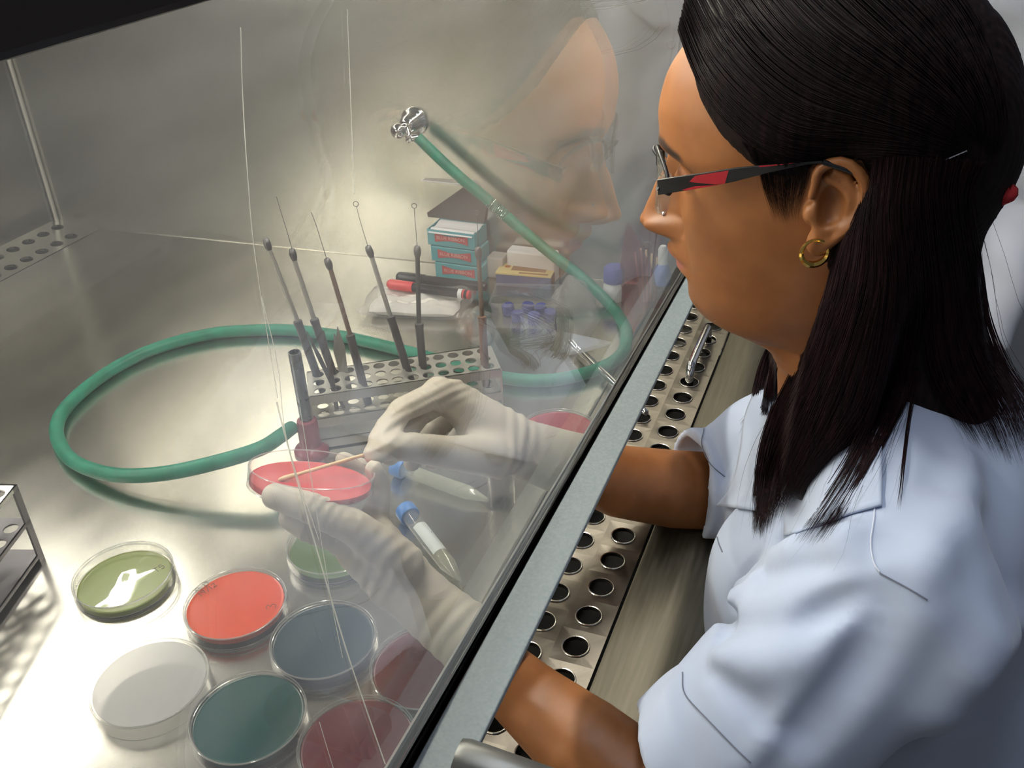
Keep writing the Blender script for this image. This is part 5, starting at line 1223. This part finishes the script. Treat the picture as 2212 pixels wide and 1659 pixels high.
def by_body(P):
    L = b_loc(P); d = smin(ell(L, (0, -.01, .20), (.13, .085, .2)), ell(L, (0, 0, -.06), (.14, .095, .18)), .05)
    for i in (0, 1):
        s = (-1, 1)[i]
        d = smin(d, chain(L, [BSH[i], BEL[i], BWR[i]], [.042, .034, .022]), .02); d = np.minimum(d, b_hand(L, i))
        d = smin(d, chain(L, [np.array([s*.085, 0, -.10]), np.array([s*.09, .01, -.42]), np.array([s*.09, -.02, -.78])], [.075, .05, .036]), .02)
    d = smin(d, rc(L, np.array([-.15, -.005, .385]), np.array([.15, -.005, .385]), .04, .04), .03)
    h = head_sdf(b_head(L)); return np.where(L[:, 2] > .40, smin(h, d, .01), smin(d, chain(L, [(0, -.03, .36), (0, -.015, .46), (0, -.01, .50)], [.055, .050, .049]), .01))
bys = thing('person', 'standing bystander in a white lab coat at the far end of the cabinet', 'person', BC-Z3*ZT)
xs = axis((1.30, 1.70, .0065)); ys = axis((-.30, .34, .0065)); zs = axis((-.84, -.2, .011), (-.2, .48, .0065), (.48, .745, .0028))
bskin = skin
V, F = sdf_mesh(by_body, xs, ys, zs); V = relax(V, F, 2); bb_ = np_mesh('body', V, F, bskin, bys); skin_masks(bb_, b_head(b_loc(V)))
def by_coat(P):
    L = b_loc(P); d = smin(ell(L, (0, -.005, .22), (.165, .115, .215)), rc(L, np.array([-.15, -.005, .375]), np.array([.15, -.005, .375]), .056, .056), .04)
    Ls = L.copy(); Ls[:, 1] = Ls[:, 1]/.74; sk = chain(Ls, [(0, 0, .16), (0, 0, -.10), (0, 0, -.48)], [.150, .178, .205]); sk = smax(sk, -.36-L[:, 2], .004); d = smin(d, sk, .03)
    for i in (0, 1): a = chain(L, [BSH[i], BEL[i], BWR[i]], [.056, .048, .037]); wd = (BWR[i]-BEL[i]); wd = wd/np.linalg.norm(wd); a = smax(a, (L-BWR[i]+wd*.012)@wd, .002); d = smin(d, a, .016)
    d = smax(d, -chain(L, [(0, -.02, .42), (0, .0, .50)], [.056, .075]), .004); d = smax(d, -rc(L, np.array([0, .135, .36]), np.array([0, .13, .46]), .012, .05), .004)
    w = .0022*np.sin(L@np.array([70, 25, -28.])+2*np.sin(L@np.array([10, -24, 19.])))+.0015*np.sin(L@np.array([-40, 20, 60.]))
    return d+w
wcoat = mat('white_coat_cloth', (.60, .61, .66), .8); noise_into(wcoat, (1, 1, 1), 900, 2, .75, .85, bump=.05, dist=.0004)
V, F = sdf_mesh(by_coat, xs, ys, axis((-.38, .46, .0065))); V = relax(V, F, 2); bc = np_mesh('lab_coat', V, F, wcoat, bys)
def bw(p): return BC+BR@np.asarray(p, float)
def by_front(x, z):
    y = np.linspace(.20, -.05, 120); P = np.stack([np.full(120, x), y, np.full(120, z)], 1)@BR.T+BC; d = by_coat(P); i = np.argmax(d < 0); return bw((x, y[i]+.002, z))
mb = MB(); mb.tube([by_front(.012, z) for z in np.linspace(.33, -.34, 40)], .0012, 5); mb.build('placket', thread, bc)
for z in (.30, .20, .10, 0, -.10): q = by_front(0, z); MB().lathe([(.0005, 0), (.006, 0), (.0065, .0012), (.005, .0024), (.0005, .002)], q, bf, 16).build('button', M['whiteplastic'], bc, smooth=40)
for s in (-1, 1):
    L0 = [(s*.045, .445), (s*.040, .41), (s*.022, .37), (s*.004, .325)]; L1 = [(s*.075, .42), (s*.085, .385), (s*.085, .355), (s*.022, .315)]
    V = []
    for (a, b), (c, e) in zip(bez([(q[0], q[1], 0) for q in L0], 6)[:, :2], bez([(q[0], q[1], 0) for q in L1], 6)[:, :2]):
        for t in np.linspace(0, 1, 6): V.append(by_front(a*(1-t)+c*t, b*(1-t)+e*t)+bf*.004)
    n = len(V)//6; o = MB().add(V, [(i*6+j, (i+1)*6+j, (i+1)*6+j+1, i*6+j+1) for i in range(n-1) for j in range(5)]).build('lapel', wcoat, bc, smooth=180); so = o.modifiers.new('t', 'SOLIDIFY'); so.thickness = .002
def by_hair(P):
    L = b_loc(P); Q = b_head(L); ins = -polyd(Q[:, 1:], HP); off = np.where(ins > 0, np.minimum(.014, .002+.42*ins), np.maximum(-.02, ins)); d = head_sdf(Q, False)-off; d = smax(d, ell(Q, (XH, .036, .425), (.0850, .121, .1050)), .006); d = np.minimum(d, np.where((ins > .003) & (Q[:, 2] > .44), ell(Q, (XH, .034, .425), (.0815, .1115, .1035)), .2))
    d = np.where(Q[:, 2] > .30, d, .2); return smin(d, smin(ell(Q, (XH, -.036, .40), (.055, .036, .06)), rc(Q, (XH, -.045, .38), (XH, -.06, .24), .04, .018), .02), .01)
V, F = sdf_mesh(by_hair, axis((1.36, 1.68, .0045)), axis((-.12, .16, .0045)), axis((.40, .78, .0045)), 2.0); V = relax(V, F, 2); np_mesh('hair', V, F, hairm, bys)
tro = mat('charcoal_trousers', (.04, .04, .05), .8)
def by_tro(P):
    L = b_loc(P); d = None
    for s in (-1, 1): e = chain(L, [np.array([s*.085, 0, -.10]), np.array([s*.09, .01, -.42]), np.array([s*.092, -.02, -.80])], [.085, .066, .055]); d = e if d is None else np.minimum(d, e)
    return smax(d, -.815-L[:, 2], .003)
V, F = sdf_mesh(by_tro, axis((1.36, 1.66, .009)), axis((-.18, .22, .009)), axis((-.83, -.05, .009))); np_mesh('trousers', relax(V, F, 2), F, tro, bys)
def shoes(parent, centres, fwd, m):
    sd = np.array([fwd[1], -fwd[0], 0])
    for c in centres:
        c = np.asarray(c, float); R = np.stack([sd, fwd, Z3], 1)
        f_ = lambda P: smax(smin(ell((P-c)@R, (0, .05, .022), (.043, .105, .034)), ell((P-c)@R, (0, -.045, .03), (.036, .055, .045)), .03), -((P-c)[:, 2]), .002)
        a, b = c-.17, c+.17; V, F = sdf_mesh(f_, axis((a[0], b[0], .006)), axis((a[1], b[1], .006)), axis((c[2]-.012, c[2]+.10, .006))); np_mesh('shoe', relax(V, F, 2), F, m, parent)
shoe_m = mat('black_shoe', (.02, .02, .02), .4)
shoes(bys, [bw((-.09, .01, -ZT+.001)), bw((.09, .01, -ZT+.001))], bf, shoe_m)
# ---- the seated woman's trousers, shoes and stool
def w_tro(P): return smax(smax(legs_sdf(P, .012), -.80-P[:, 2], .003), P[:, 2]+.262, .01)
V, F = sdf_mesh(w_tro, axis((.44, .88, .009)), axis((-.26, .10, .009)), axis((-.82, -.24, .009))); np_mesh('trousers', relax(V, F, 2), F, tro, woman)
shoes(woman, [(.555, -.055, -ZT+.001), (.765, -.055, -ZT+.001)], np.array([0, 1., 0]), shoe_m)
sc_ = np.array([XH, -.20, -ZT]); st_ = thing('lab_stool', 'round black laboratory stool under the seated woman', 'stool', sc_)
MB().lathe([(.001, .375), (.16, .375), (.175, .385), (.175, .40), (.16, .41), (.001, .412)], sc_, Z3, 40).build('seat', M['black'], st_, smooth=40)
MB().lathe([(.025, .03), (.025, .375)], sc_, Z3, 20).build('column', M['chrome'], st_, smooth=60)
for k in range(5):
    a = k*2*math.pi/5+.3; e = sc_+np.array([.24*math.cos(a), .24*math.sin(a), .045]); MB().tube([sc_+Z3*.06, e], [.02, .014], 10).build('leg', M['black'], st_, smooth=60)
    MB().lathe([(.003, -.012), (.022, -.010), (.022, .010), (.003, .012)], e-Z3*.022, (-math.sin(a), math.cos(a), 0), 16).build('caster', M['gasket'], st_, smooth=60)
# ------------------------------------------------------------------ stand everything at its real height
for o in bpy.data.objects:
    if o.parent is None: o.location.z += ZT
